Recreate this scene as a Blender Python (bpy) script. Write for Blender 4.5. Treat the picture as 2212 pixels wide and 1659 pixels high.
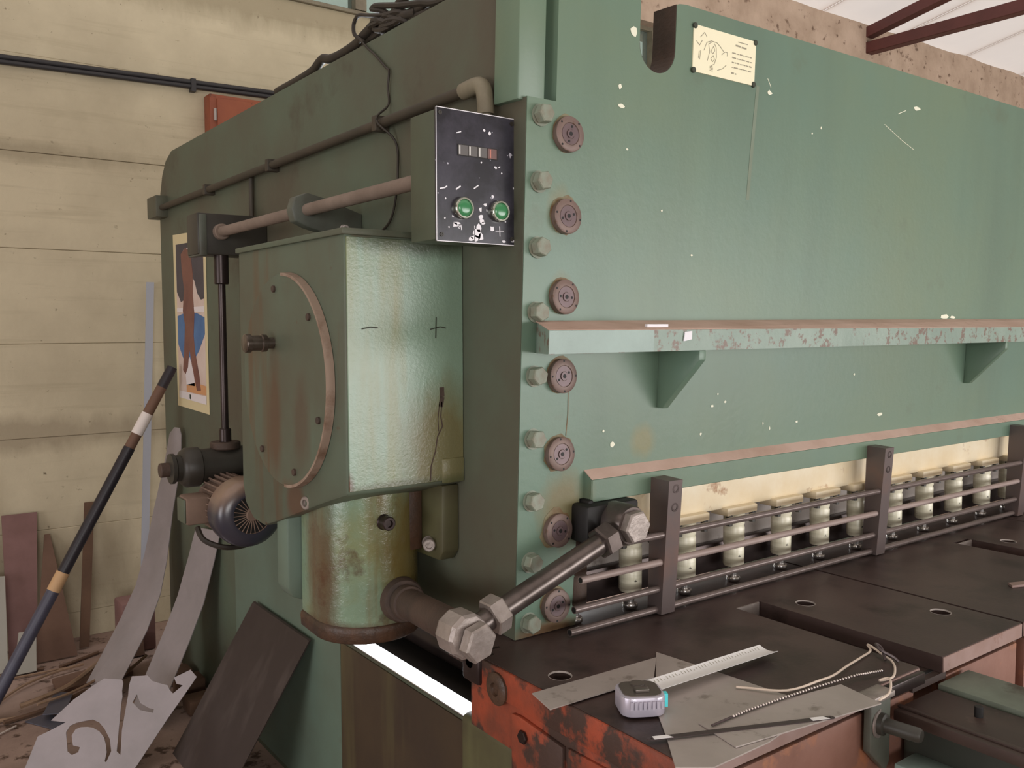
import bpy, bmesh, math, random
from mathutils import Vector, Matrix
random.seed(7)
for o in list(bpy.data.objects): bpy.data.objects.remove(o, do_unlink=True)
SC = bpy.context.scene
COL = SC.collection

# ------------------------------------------------------------------ camera
YAW, PITCH, ROLL, FPX = 0.6365, 0.0672, -0.00145, 1915.6
cd = bpy.data.cameras.new('camera'); cam = bpy.data.objects.new('camera', cd); COL.objects.link(cam)
cd.sensor_fit = 'HORIZONTAL'; cd.sensor_width = 36.0; cd.lens = 36.0 * FPX / 2212.0
cd.clip_start = 0.05; cd.clip_end = 200
f = Vector((math.sin(YAW)*math.cos(PITCH), math.cos(YAW)*math.cos(PITCH), -math.sin(PITCH)))
r0 = Vector((math.cos(YAW), -math.sin(YAW), 0)); u0 = r0.cross(f)
r = r0*math.cos(ROLL) + u0*math.sin(ROLL); u = -r0*math.sin(ROLL) + u0*math.cos(ROLL)
cam.matrix_world = Matrix(((r.x, u.x, -f.x, 0), (r.y, u.y, -f.y, 0), (r.z, u.z, -f.z, 1.55), (0, 0, 0, 1)))
SC.camera = cam

# ------------------------------------------------------------------ light and exposure
SC.view_settings.view_transform = 'Standard'; SC.view_settings.look = 'None'
SC.view_settings.exposure = 0.0; SC.view_settings.gamma = 1.0
SC.view_settings.use_curve_mapping = False
w = bpy.data.worlds.new('sky'); SC.world = w; w.use_nodes = True
w.node_tree.nodes['Background'].inputs[0].default_value = (1.0, 0.97, 0.95, 1)
w.node_tree.nodes['Background'].inputs[1].default_value = 1.2
def area(name, loc, rot, sx, sy, power, col):
    l = bpy.data.lights.new(name, 'AREA'); l.shape = 'RECTANGLE'; l.size = sx; l.size_y = sy
    l.energy = power; l.color = col
    o = bpy.data.objects.new(name, l); COL.objects.link(o); o.location = loc; o.rotation_euler = rot
    return o
R90 = math.pi/2
# daylight through the wide workshop doorway behind the camera
area('doorway_daylight', (6.6, -5.1, 1.05), (R90, 0, 0), 9.0, 2.0, 400, (1.0, 0.98, 0.965))
# added fill at an unseen front window, brightens the left of the back wall
area('added_front_window_light', (-2.6, -5.1, 1.9), (R90, 0, 0), 3.2, 1.8, 160, (1.0, 0.98, 0.97))
# daylight through the side door in the left wall
area('side_door_daylight', (-4.9, 1.2, 1.15), (R90, 0, -R90), 3.0, 2.2, 85, (1.0, 0.97, 1.0))
# added light at an unseen back window, for the throat edge to reflect
area('added_back_window_light', (2.8, 4.70, 1.9), (-R90, 0, 0), 1.7, 1.4, 95, (0.95, 0.97, 1.0))
# the roof of thin translucent sheets lets the sky through (see the ceiling)

# ------------------------------------------------------------------ materials
def lin(c):
    return tuple(((v/255)/12.92 if v/255 <= 0.04045 else ((v/255+0.055)/1.055)**2.4) for v in c)
MATS = {}
def mat(name, base, alt=None, alt_scale=3.0, alt_lo=0.35, alt_hi=0.7, rough=0.5, metal=0.0, bump=0.0, bscale=60.0,
        spots=None, spot_scale=12.0, spot_lo=0.62, spot_hi=0.68, streak=None, st_lo=0.55, st_hi=0.75, st_scale=6.0,
        chips=None, chip_lo=0.7, chip_scale=9.0, coat=0.0, spec=0.5, blobs=(), top=None, top_lo=0.3, top_hi=0.75, stretch=(1, 1, 0.12), alt_stretch=(1, 1, 1)):
    m = bpy.data.materials.new(name); m.use_nodes = True; nt = m.node_tree; N = nt.nodes; L = nt.links
    b = N['Principled BSDF']; b.inputs['Roughness'].default_value = rough; b.inputs['Metallic'].default_value = metal
    b.inputs['Specular IOR Level'].default_value = spec
    if coat: b.inputs['Coat Weight'].default_value = coat; b.inputs['Coat Roughness'].default_value = 0.25
    tc = N.new('ShaderNodeTexCoord')
    def noise(scale, st=(1, 1, 1), detail=5, off=0.0):
        mp = N.new('ShaderNodeMapping'); mp.inputs['Scale'].default_value = st; mp.inputs['Location'].default_value = (off, off*1.7, off*0.6)
        L.new(tc.outputs['Object'], mp.inputs['Vector'])
        n = N.new('ShaderNodeTexNoise'); n.inputs['Scale'].default_value = scale; n.inputs['Detail'].default_value = detail
        n.inputs['Roughness'].default_value = 0.62
        L.new(mp.outputs[0], n.inputs['Vector']); return n.outputs['Fac']
    def mask(src, lo, hi):
        mr = N.new('ShaderNodeMapRange'); mr.inputs['From Min'].default_value = lo; mr.inputs['From Max'].default_value = hi
        L.new(src, mr.inputs['Value']); return mr.outputs['Result']
    cur = None
    def mix(fac, col):
        nonlocal cur
        mx = N.new('ShaderNodeMix'); mx.data_type = 'RGBA'
        if cur is None: mx.inputs[6].default_value = (*lin(base), 1)
        else: L.new(cur, mx.inputs[6])
        mx.inputs[7].default_value = (*lin(col), 1); L.new(fac, mx.inputs[0]); cur = mx.outputs[2]
    if alt: mix(mask(noise(alt_scale, alt_stretch), alt_lo, alt_hi), alt)
    if streak: mix(mask(noise(st_scale, stretch, 4, 3.1), st_lo, st_hi), streak)
    if spots: mix(mask(noise(spot_scale, (1, 1, 1), 6, 7.3), spot_lo, spot_hi), spots)
    if chips: mix(mask(noise(chip_scale, (1, 1, 1), 3, 11.9), chip_lo, chip_lo+0.015), chips)
    for (bc, bo, br, bs) in blobs:
        v1 = N.new('ShaderNodeVectorMath'); v1.operation = 'SUBTRACT'; L.new(tc.outputs['Object'], v1.inputs[0]); v1.inputs[1].default_value = bo
        v2 = N.new('ShaderNodeVectorMath'); v2.operation = 'DIVIDE'; L.new(v1.outputs[0], v2.inputs[0]); v2.inputs[1].default_value = br
        v3 = N.new('ShaderNodeVectorMath'); v3.operation = 'LENGTH'; L.new(v2.outputs[0], v3.inputs[0])
        ad = N.new('ShaderNodeMath'); ad.operation = 'ADD'; L.new(v3.outputs['Value'], ad.inputs[0]); L.new(noise(11, (1, 1, 0.35), 5, bo[2]), ad.inputs[1])
        mr = N.new('ShaderNodeMapRange'); mr.inputs['From Min'].default_value = 1.55; mr.inputs['From Max'].default_value = 0.95; mr.inputs['To Max'].default_value = bs
        L.new(ad.outputs[0], mr.inputs['Value']); mix(mr.outputs['Result'], bc)
    if top:
        ge = N.new('ShaderNodeNewGeometry'); sp = N.new('ShaderNodeSeparateXYZ'); L.new(ge.outputs['Normal'], sp.inputs[0])
        mix(mask(sp.outputs['Z'], top_lo, top_hi), top)
    if cur is None: b.inputs['Base Color'].default_value = (*lin(base), 1)
    else: L.new(cur, b.inputs['Base Color'])
    if bump:
        bp = N.new('ShaderNodeBump'); bp.inputs['Strength'].default_value = bump; bp.inputs['Distance'].default_value = 0.004
        L.new(noise(bscale, (1, 1, 1), 4, 5.0), bp.inputs['Height']); L.new(bp.outputs[0], b.inputs['Normal'])
    MATS[name] = m
    return m
GREEN = (104, 130, 114)
mat('green_front', GREEN, (112, 130, 106), 1.3, spots=(100, 114, 96), spot_lo=0.64, spot_hi=0.8, spot_scale=5, chips=(205, 214, 190), chip_lo=0.815, chip_scale=11, rough=0.38, spec=0.5, bump=0.12, bscale=45, blobs=[((118, 106, 70), (1.27, 1.53, 1.13), (0.08, 9.0, 0.1), 0.85), ((128, 124, 84), (1.52, 1.52, 1.27), (0.05, 9.0, 0.05), 0.8), ((110, 80, 54), (1.23, 1.54, 0.855), (0.12, 9.0, 0.03), 0.9), ((120, 112, 76), (1.25, 1.52, 1.62), (0.035, 9.0, 0.05), 0.6), ((124, 116, 80), (1.24, 1.5, 1.8), (0.035, 9.0, 0.06), 0.6)], streak=(96, 116, 100), st_lo=0.48, st_hi=0.9, st_scale=3.0)
mat('bolt_dusty', (134, 142, 126), (126, 118, 102), 20, 0.5, 0.7, rough=0.5, bump=0.2)
mat('rust_ring', (128, 120, 92), (112, 86, 56), 22, 0.42, 0.62, rough=0.6)
mat('green_streak', (118, 132, 114), (112, 124, 104), 8, rough=0.5)
mat('green_rusty', GREEN, (150, 164, 130), 2, streak=(112, 92, 48), st_lo=0.56, st_hi=0.72, st_scale=9, spots=(96, 62, 40), spot_lo=0.66, spot_hi=0.74, spot_scale=9, rough=0.4, bump=0.15)
mat('green_side', (88, 101, 84), (84, 79, 65), 1.6, 0.32, 0.66, spots=(70, 62, 50), spot_lo=0.6, spot_hi=0.78, spot_scale=4, rough=0.55, bump=0.08)
mat('green_lower', (104, 124, 110), (96, 108, 94), 2.5, spots=(84, 74, 58), spot_lo=0.62, spot_hi=0.76, spot_scale=3.4, rough=0.5, chips=(170, 176, 160), chip_lo=0.78)
mat('brown_grime', (74, 60, 44), (58, 46, 38), 3, streak=(92, 84, 56), st_lo=0.5, st_hi=0.7, rough=0.55)
mat('gearbox_front', (132, 158, 138), (122, 142, 120), 2.4, rough=0.25, bump=0.25, bscale=150.0, streak=(128, 122, 66), st_lo=0.60, st_hi=0.75, st_scale=4.5, spots=(90, 78, 48), spot_lo=0.72, spot_hi=0.78, spot_scale=10, coat=0.3, blobs=[((112, 100, 58), (1.09, 1.745, 1.25), (0.13, 9.0, 0.2), 0.85), ((70, 76, 56), (1.02, 1.745, 1.74), (0.2, 9.0, 0.045), 0.8), ((96, 62, 48), (0.845, 1.745, 1.19), (0.02, 9.0, 0.05), 0.9), ((84, 86, 56), (1.0, 1.745, 1.185), (0.25, 9.0, 0.02), 0.8)])
mat('gearbox_side', (90, 102, 86), (84, 82, 67), 3, streak=(94, 70, 48), st_lo=0.55, st_hi=0.72, st_scale=8, spots=(88, 62, 44), spot_lo=0.68, spot_hi=0.74, rough=0.5, blobs=[((88, 64, 46), (0.84, 2.1, 1.33), (9.0, 0.05, 0.2), 0.85), ((84, 62, 48), (0.84, 1.94, 1.32), (9.0, 0.06, 0.13), 0.6), ((96, 66, 50), (0.84, 2.03, 1.12), (9.0, 0.06, 0.06), 0.8)])
mat('column_green', (120, 144, 120), (120, 118, 66), 2.6, 0.42, 0.62, streak=(104, 80, 34), st_lo=0.46, st_hi=0.66, st_scale=9, spots=(74, 50, 34), spot_lo=0.58, spot_hi=0.7, spot_scale=8, rough=0.24, bump=0.5, bscale=55, coat=0.4, blobs=[((104, 86, 40), (1.07, 1.84, 1.02), (0.09, 0.25, 0.26), 0.9), ((86, 60, 40), (0.875, 1.95, 0.95), (0.02, 0.1, 0.25), 0.8), ((80, 52, 36), (1.0, 1.9, 0.815), (0.3, 0.3, 0.035), 0.9)])
mat('rust_brown', (80, 62, 52), (58, 47, 40), 14, rough=0.7, bump=0.4, bscale=90)
mat('rust_lip', (84, 60, 44), (54, 42, 34), 20, rough=0.45, bump=0.6, bscale=60)
mat('dust_pink', (204, 176, 162), (184, 154, 138), 7, rough=0.9, spots=(140, 112, 92), spot_lo=0.64, spot_hi=0.74, spot_scale=16)
mat('ledge_face', (142, 160, 148), (122, 142, 130), 4, spots=(118, 98, 86), spot_lo=0.53, spot_hi=0.6, spot_scale=42, rough=0.4, bump=0.2)
mat('ledge_clean', (146, 168, 160), (136, 156, 148), 8, rough=0.38, bump=0.15)
mat('cream', (240, 226, 198), (228, 206, 166), 6, spots=(170, 122, 78), spot_lo=0.62, spot_hi=0.72, spot_scale=14, rough=0.45)
mat('cream_cyl', (238, 232, 210), (176, 172, 136), 9, 0.45, 0.68, spots=(60, 54, 40), spot_lo=0.66, spot_hi=0.7, spot_scale=40, rough=0.32, alt_stretch=(.3, .3, 3))
mat('steel_dark', (66, 54, 52), (48, 40, 38), 6, rough=0.32, metal=0.6)
mat('steel_table', (70, 56, 53), (84, 68, 64), 3.2, spots=(54, 43, 40), spot_lo=0.5, spot_hi=0.65, spot_scale=6.0, rough=0.42, spec=0.35, bump=0.08, bscale=120)
mat('steel_face', (162, 138, 132), (140, 112, 102), 6, spots=(120, 80, 62), spot_lo=0.58, spot_hi=0.7, rough=0.5, metal=0.2)
mat('rusty_face', (146, 106, 92), (120, 80, 64), 5, spots=(170, 112, 80), spot_lo=0.56, spot_hi=0.66, spot_scale=9, rough=0.65, bump=0.2)
mat('steel_plain', (182, 172, 166), (164, 154, 148), 5, spots=(120, 110, 100), spot_lo=0.6, spot_hi=0.7, spot_scale=13, rough=0.42, metal=0.15)
mat('steel_bright', (205, 200, 196), rough=0.25, metal=0.9)
mat('steel_hex', (170, 159, 153), (138, 128, 122), 22, rough=0.42, metal=0.45, bump=0.3, bscale=70)
mat('rod_steel', (112, 102, 98), (84, 75, 71), 18, rough=0.3, metal=0.7, spots=(120, 110, 70), spot_lo=0.66, spot_hi=0.74, spot_scale=18)
mat('guard_post', (100, 88, 86), (116, 92, 84), 6, 0.5, 0.7, rough=0.4, metal=0.25)
mat('guard_rod', (164, 146, 140), (146, 128, 122), 10, rough=0.5, metal=0.1)
mat('guard_rod_dark', (126, 112, 108), (108, 96, 92), 10, rough=0.32, metal=0.35)
mat('disk', (126, 106, 98), (110, 92, 86), 24, rough=0.5, metal=0.2, spots=(98, 72, 56), spot_lo=0.62, spot_hi=0.7, spot_scale=30)
mat('disk_inner', (112, 94, 96), (102, 84, 86), 30, rough=0.42, metal=0.25)
mat('black', (22, 19, 18), rough=0.6)
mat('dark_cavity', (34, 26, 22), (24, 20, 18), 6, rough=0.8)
mat('knob_dark', (120, 110, 102), (84, 72, 64), 30, rough=0.22, metal=0.7)
mat('panel_black', (36, 35, 42), (72, 70, 82), 9, 0.4, 0.72, rough=0.26, spec=0.6, chips=(190, 188, 200), chip_lo=0.70, chip_scale=34)
mat('box_green', (80, 88, 70), (72, 76, 60), 5, rough=0.5)
mat('chip_white', (236, 234, 240), rough=0.5)
mat('button_green', (58, 130, 82), rough=0.22, coat=0.6)
mat('chrome', (196, 200, 186), rough=0.18, metal=0.95)
mat('digit_grey', (96, 92, 90), rough=0.4)
mat('digit_red', (190, 120, 104), rough=0.4)
mat('digit_dull_red', (112, 82, 78), rough=0.4)
mat('digit_white', (206, 204, 200), rough=0.4)
mat('pipe_dusty', (134, 118, 106), (114, 98, 86), 8, rough=0.8)
mat('pipe_dark', (58, 52, 42), (70, 60, 48), 8, rough=0.6)
mat('conduit_grey', (132, 124, 104), (112, 102, 84), 14, rough=0.6)
mat('rim_dust_lit', (152, 132, 116), (118, 92, 74), 12, 0.45, 0.62, rough=0.75)
mat('motor_dust', (128, 106, 92), (110, 90, 78), 9, rough=0.85)
mat('motor_blue', (50, 50, 62), (62, 60, 68), 12, rough=0.3, coat=0.3, top=(140, 116, 100), top_lo=0.05, top_hi=0.55)
mat('gear_dark', (58, 56, 50), (48, 42, 36), 8, rough=0.45)
mat('orange', (160, 72, 46), (120, 62, 44), 9, 0.38, 0.62, spots=(68, 48, 40), spot_lo=0.49, spot_hi=0.57, spot_scale=11, rough=0.6, bump=0.3, bscale=60)
mat('olive', (86, 84, 56), (66, 58, 42), 4, streak=(104, 104, 70), rough=0.5)
mat('arm_green', (124, 134, 120), (98, 102, 92), 5, spots=(70, 60, 48), spot_lo=0.56, spot_hi=0.68, spot_scale=8, rough=0.55)
mat('bracket_green', (92, 98, 88), (78, 76, 68), 9, rough=0.45)
mat('arm_rust', (72, 56, 50), (56, 44, 40), 6, rough=0.5, spots=(96, 76, 70), spot_lo=0.6, spot_hi=0.68, spot_scale=10)
mat('arm_dark', (54, 58, 50), (46, 44, 40), 5, rough=0.5)
mat('edge_polished', (235, 236, 240), (225, 228, 235), 9, rough=0.22, metal=1.0, spots=(60, 64, 76), spot_lo=0.64, spot_hi=0.68, spot_scale=38)
mat('plate_cream', (246, 240, 208), rough=0.45)
mat('ink_grey', (158, 152, 132), rough=0.7)
mat('ink_dark', (58, 62, 50), rough=0.7)
mat('concrete', (206, 194, 166), (186, 174, 148), 2.2, streak=(160, 148, 122), stretch=(0.12, 1, 2.2), st_scale=9.0, st_lo=0.56, st_hi=0.98, spots=(112, 100, 80), spot_lo=0.66, spot_hi=0.76, spot_scale=30, rough=0.9, bump=0.45, bscale=40, blobs=[((150, 138, 112), (1.6, 4.75, 3.3), (2.0, 9.0, 0.18), 0.7), ((150, 138, 114), (0.2, 4.75, 2.36), (1.3, 9.0, 0.06), 0.6), ((146, 132, 110), (0.4, 4.75, 1.03), (1.2, 9.0, 0.1), 0.6), ((140, 126, 104), (0.3, 4.75, 0.3), (1.5, 9.0, 0.35), 0.5)])
mat('concrete_beam', (196, 174, 154), (170, 148, 128), 4, spots=(116, 94, 78), spot_lo=0.6, spot_hi=0.68, spot_scale=14, rough=0.9, bump=0.3, bscale=30)
mat('ceiling_white', (238, 226, 216), (226, 212, 200), 2, rough=0.85)
cm = mat('roof_sheet', (236, 224, 214), (228, 214, 204), 2, rough=0.85)
cn = cm.node_tree; ct = cn.nodes.new('ShaderNodeBsdfTranslucent'); ct.inputs[0].default_value = (0.86, 0.82, 0.79, 1)
cmx = cn.nodes.new('ShaderNodeMixShader'); cmx.inputs[0].default_value = 0.55
cn.links.new(cn.nodes['Principled BSDF'].outputs[0], cmx.inputs[1]); cn.links.new(ct.outputs[0], cmx.inputs[2]); cn.links.new(cmx.outputs[0], cn.nodes['Material Output'].inputs[0])
mat('floor_concrete', (166, 142, 130), (138, 116, 106), 3, spots=(86, 66, 54), spot_lo=0.56, spot_hi=0.64, spot_scale=14, rough=0.9, bump=0.3, bscale=60)
mat('wall_plain', (150, 140, 124), (132, 122, 104), 1.5, rough=0.9)
mat('truss_red', (98, 52, 48), (84, 44, 40), 5, rough=0.6)
mat('cabinet_orange', (150, 82, 54), (134, 70, 48), 5, rough=0.6, spots=(90, 50, 38), spot_lo=0.62, spot_hi=0.68)
mat('cable_black', (42, 36, 30), (56, 48, 38), 20, rough=0.6)
mat('conduit_dark', (48, 46, 48), rough=0.5)
mat('sheet_grey', (168, 160, 164), (154, 148, 150), 6, rough=0.42, metal=0.35)
mat('sheet_dark', (60, 50, 49), (74, 64, 62), 2.6, 0.45, 0.7, rough=0.5, metal=0.15, stretch=(1, 1, .1), streak=(84, 74, 72), st_lo=0.55, st_hi=0.7, st_scale=5)
mat('plate_redbrown', (132, 98, 94), (114, 82, 76), 5, rough=0.7)
mat('plate_brown', (112, 84, 68), (92, 66, 52), 5, rough=0.75)
mat('wood', (150, 122, 98), (128, 102, 80), 9, rough=0.8)
mat('wood_dark', (104, 78, 60), (84, 62, 48), 6, rough=0.85)
mat('aluminium', (172, 174, 184), rough=0.45, metal=0.2)
mat('pole_navy', (40, 34, 40), (36, 32, 38), 9, rough=0.45)
mat('pole_blue', (76, 76, 92), (64, 62, 76), 12, rough=0.45)
mat('pole_brown', (108, 80, 64), rough=0.7)
mat('tape_white', (224, 214, 208), rough=0.6)
mat('tape_tan', (196, 158, 116), rough=0.6)
mat('offcut_blue', (92, 92, 104), rough=0.5, metal=0.2)
mat('offcut_pale', (166, 162, 152), rough=0.5, metal=0.2)
mat('poster_cream', (214, 200, 160), rough=0.6)
mat('poster_dark', (58, 54, 64), (76, 70, 80), 7, rough=0.5)
mat('poster_pink', (204, 180, 170), (220, 204, 196), 6, rough=0.5)
mat('poster_blue', (58, 98, 150), (80, 120, 168), 9, rough=0.5)
mat('poster_red', (128, 84, 72), (108, 66, 60), 12, rough=0.5)
mat('poster_orange', (206, 150, 104), rough=0.5)
mat('poster_white', (226, 218, 220), rough=0.5)
mat('tape_case', (196, 190, 204), rough=0.3, metal=0.35)
mat('tape_top', (120, 112, 106), rough=0.3, metal=0.6)
mat('tape_blade', (246, 244, 244), rough=0.35)
mat('cyan', (92, 226, 232), rough=0.4)
mat('wire_white', (222, 204, 188), rough=0.4)
mat('bead', (226, 214, 206), rough=0.3, metal=0.4)
mat('saw_dark', (82, 70, 70), rough=0.4, metal=0.4)
mat('paint_white', (236, 236, 214), rough=0.5)
gm = mat('glass_day', (210, 222, 214), rough=0.1)
gn = gm.node_tree; gt = gn.nodes.new('ShaderNodeBsdfTransparent'); gt.inputs[0].default_value = (0.50, 0.56, 0.52, 1)
gmx = gn.nodes.new('ShaderNodeMixShader'); gmx.inputs[0].default_value = 0.88
gn.links.new(gn.nodes['Principled BSDF'].outputs[0], gmx.inputs[1]); gn.links.new(gt.outputs[0], gmx.inputs[2])
gn.links.new(gmx.outputs[0], gn.nodes['Material Output'].inputs[0])

# ------------------------------------------------------------------ mesh helpers
class B:
    def __init__(s): s.bm = bmesh.new(); s.M = Matrix.Identity(4); s.mi = 0
    def _new(s, verts):
        vs = [v for v in verts if isinstance(v, bmesh.types.BMVert)]
        for v in vs: v.co = s.M @ v.co
        if s.mi:
            for fc in {fc for v in vs for fc in v.link_faces}: fc.material_index = s.mi
        return vs
    def box(s, x0, x1, y0, y1, z0, z1, bev=0.0, seg=2):
        t = bmesh.new(); bmesh.ops.create_cube(t, size=1)
        for v in t.verts: v.co = Vector(((x0+x1)/2+v.co.x*(x1-x0), (y0+y1)/2+v.co.y*(y1-y0), (z0+z1)/2+v.co.z*(z1-z0)))
        if bev: bmesh.ops.bevel(t, geom=t.edges[:], offset=bev, segments=seg, affect='EDGES', profile=0.5)
        return s.merge(t)
    def merge(s, t):
        for v in t.verts: v.co = s.M @ v.co
        for fc in t.faces: fc.material_index = s.mi
        me = bpy.data.meshes.new('tmp'); t.to_mesh(me); t.free(); s.bm.from_mesh(me); bpy.data.meshes.remove(me); return s
    def cyl(s, p0, p1, ra, rb=None, seg=24, bev=0.0, rot=0.0):
        rb = ra if rb is None else rb
        p0 = Vector(p0); p1 = Vector(p1); d = p1-p0; t = bmesh.new()
        q = d.normalized().to_track_quat('Z', 'Y').to_matrix()
        prof = [(0, ra), (d.length, rb)]
        if bev: prof = [(0, ra-bev), (bev, ra), (d.length-bev, rb), (d.length, rb-bev)]
        rings = []
        for h, rr in prof:
            rings.append([t.verts.new(p0+q @ Vector((rr*math.cos(rot+2*math.pi*i/seg), rr*math.sin(rot+2*math.pi*i/seg), h))) for i in range(seg)])
        for a, b in zip(rings, rings[1:]):
            for i in range(seg): t.faces.new((a[i], a[(i+1) % seg], b[(i+1) % seg], b[i]))
        t.faces.new(rings[0][::-1]); t.faces.new(rings[-1])
        return s.merge(t)
    def lathe(s, p0, axis, prof, seg=32, cap=True):
        p0 = Vector(p0); q = Vector(axis).normalized().to_track_quat('Z', 'Y').to_matrix(); t = bmesh.new(); rings = []
        for h, rr in prof:
            rings.append([t.verts.new(p0+q @ Vector((rr*math.cos(2*math.pi*i/seg), rr*math.sin(2*math.pi*i/seg), h))) for i in range(seg)])
        for a, b in zip(rings, rings[1:]):
            for i in range(seg): t.faces.new((a[i], a[(i+1) % seg], b[(i+1) % seg], b[i]))
        if cap: t.faces.new(rings[0][::-1]); t.faces.new(rings[-1])
        else:
            for i in range(seg): t.faces.new((rings[-1][i], rings[-1][(i+1) % seg], rings[0][(i+1) % seg], rings[0][i]))
        return s.merge(t)
    def prism(s, poly, o, ax, ay, depth, bev=0.0):
        o = Vector(o); ax = Vector(ax); ay = Vector(ay); n = ax.cross(ay).normalized()*depth; t = bmesh.new()
        a = [t.verts.new(o+ax*p[0]+ay*p[1]) for p in poly]; b = [t.verts.new(v.co+n) for v in a]; k = len(a)
        t.faces.new(a[::-1]); t.faces.new(b)
        for i in range(k): t.faces.new((a[i], a[(i+1) % k], b[(i+1) % k], b[i]))
        bmesh.ops.recalc_face_normals(t, faces=t.faces)
        if bev: bmesh.ops.bevel(t, geom=t.edges[:], offset=bev, segments=2, affect='EDGES', profile=0.5)
        return s.merge(t)
    def hull8(s, a, b):   # two quads (lists of 4 points), joined
        t = bmesh.new(); A = [t.verts.new(p) for p in a]; Bv = [t.verts.new(p) for p in b]
        t.faces.new(A); t.faces.new(Bv[::-1])
        for i in range(4): t.faces.new((A[i], A[(i+1) % 4], Bv[(i+1) % 4], Bv[i]))
        bmesh.ops.recalc_face_normals(t, faces=t.faces)
        return s.merge(t)
    def tube(s, pts, rad, seg=8, sub=6, closed_caps=True):
        P = [Vector(p) for p in pts]
        if len(P) > 2:
            Q = []
            for i in range(len(P)-1):
                p0 = P[max(i-1, 0)]; p1 = P[i]; p2 = P[i+1]; p3 = P[min(i+2, len(P)-1)]
                for k in range(sub):
                    tt = k/sub
                    Q.append(0.5*((2*p1)+(-p0+p2)*tt+(2*p0-5*p1+4*p2-p3)*tt*tt+(-p0+3*p1-3*p2+p3)*tt**3))
            Q.append(P[-1])
        else: Q = P
        t = bmesh.new(); rings = []; up = None
        for i, p in enumerate(Q):
            d = (Q[min(i+1, len(Q)-1)]-Q[max(i-1, 0)]).normalized()
            if up is None:
                up = d.orthogonal().normalized()
            up = (up-d*up.dot(d)).normalized(); sd = d.cross(up)
            rr = rad(i/(len(Q)-1)) if callable(rad) else rad
            rings.append([t.verts.new(p+up*rr*math.cos(2*math.pi*j/seg)+sd*rr*math.sin(2*math.pi*j/seg)) for j in range(seg)])
        for a, b in zip(rings, rings[1:]):
            for j in range(seg): t.faces.new((a[j], a[(j+1) % seg], b[(j+1) % seg], b[j]))
        t.faces.new(rings[0][::-1]); t.faces.new(rings[-1])
        return s.merge(t)
    def ribbon(s, cen, wid, th):
        """cen: centre points, wid: half-width vectors, thickness along the ribbon normal"""
        t = bmesh.new(); R = []
        for i, (c, wv) in enumerate(zip(cen, wid)):
            c = Vector(c); wv = Vector(wv)
            d = (Vector(cen[min(i+1, len(cen)-1)])-Vector(cen[max(i-1, 0)])).normalized()
            n = wv.cross(d).normalized()*th/2
            R.append([t.verts.new(c-wv-n), t.verts.new(c+wv-n), t.verts.new(c+wv+n), t.verts.new(c-wv+n)])
        for a, b in zip(R, R[1:]):
            for j in range(4): t.faces.new((a[j], a[(j+1) % 4], b[(j+1) % 4], b[j]))
        t.faces.new(R[0][::-1]); t.faces.new(R[-1]); bmesh.ops.recalc_face_normals(t, faces=t.faces)
        return s.merge(t)
    def mesh(s, name, mats, angle=0.7):
        bmesh.ops.recalc_face_normals(s.bm, faces=s.bm.faces)
        me = bpy.data.meshes.new(name); s.bm.to_mesh(me); s.bm.free()
        for m in (mats if isinstance(mats, (list, tuple)) else [mats]): me.materials.append(MATS[m])
        for p in me.polygons: p.use_smooth = True
        me.set_sharp_from_angle(angle=angle)
        return me

def plate_mesh(name, outer, holes, o, ax, ay, th, mats):
    """flat plate with holes: outline in 2-D, placed at o along ax, ay, thickness th (centred)"""
    cu = bpy.data.curves.new('tmpc', 'CURVE'); cu.dimensions = '2D'; cu.fill_mode = 'BOTH'; cu.extrude = th/2
    for loop in [outer]+list(holes):
        sp = cu.splines.new('POLY'); sp.points.add(len(loop)-1); sp.use_cyclic_u = True
        for p, q in zip(sp.points, loop): p.co = (q[0], q[1], 0, 1)
    ob = bpy.data.objects.new('tmpo', cu); COL.objects.link(ob)
    me = bpy.data.meshes.new_from_object(ob.evaluated_get(bpy.context.evaluated_depsgraph_get()))
    bpy.data.objects.remove(ob, do_unlink=True)
    ax = Vector(ax).normalized(); ay = Vector(ay).normalized(); n = ax.cross(ay); o = Vector(o)
    for v in me.vertices: v.co = o+ax*v.co.x+ay*v.co.y+n*v.co.z
    me.materials.clear()
    for m in (mats if isinstance(mats, (list, tuple)) else [mats]): me.materials.append(MATS[m])
    bm = bmesh.new(); bm.from_mesh(me); bmesh.ops.remove_doubles(bm, verts=bm.verts, dist=1e-5); bmesh.ops.recalc_face_normals(bm, faces=bm.faces)
    bm.to_mesh(me); bm.free(); me.name = name
    me.set_sharp_from_angle(angle=0.5)
    return me
def circ(x, y, rr, n=20): return [(x+rr*math.cos(2*math.pi*i/n), y+rr*math.sin(2*math.pi*i/n)) for i in range(n)]

def thing(name, label, cat, loc=(0, 0, 0), group=None):
    o = bpy.data.objects.new(name, None); COL.objects.link(o); o.location = loc; o.empty_display_size = 0.1
    o['label'] = label; o['category'] = cat
    if group: o['group'] = group
    return o
def obj(name, me, parent=None, loc=None, label=None):
    o = bpy.data.objects.new(name, me); COL.objects.link(o)
    if parent is not None:
        o.parent = parent
        if parent.type == 'EMPTY': o.matrix_parent_inverse = Matrix.Translation(-Vector(parent.location))
    if loc is not None: o.location = loc
    if label: o['label'] = label
    return o
def solo(name, me, label, cat, group=None):
    """a thing that is one mesh: its origin goes to the middle of its base"""
    xs = [v.co for v in me.vertices]
    c = Vector(((min(v.x for v in xs)+max(v.x for v in xs))/2, (min(v.y for v in xs)+max(v.y for v in xs))/2, min(v.z for v in xs)))
    me.transform(Matrix.Translation(-c)); o = bpy.data.objects.new(name, me); COL.objects.link(o); o.location = c
    o['label'] = label; o['category'] = cat
    if group: o['group'] = group
    return o
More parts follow.
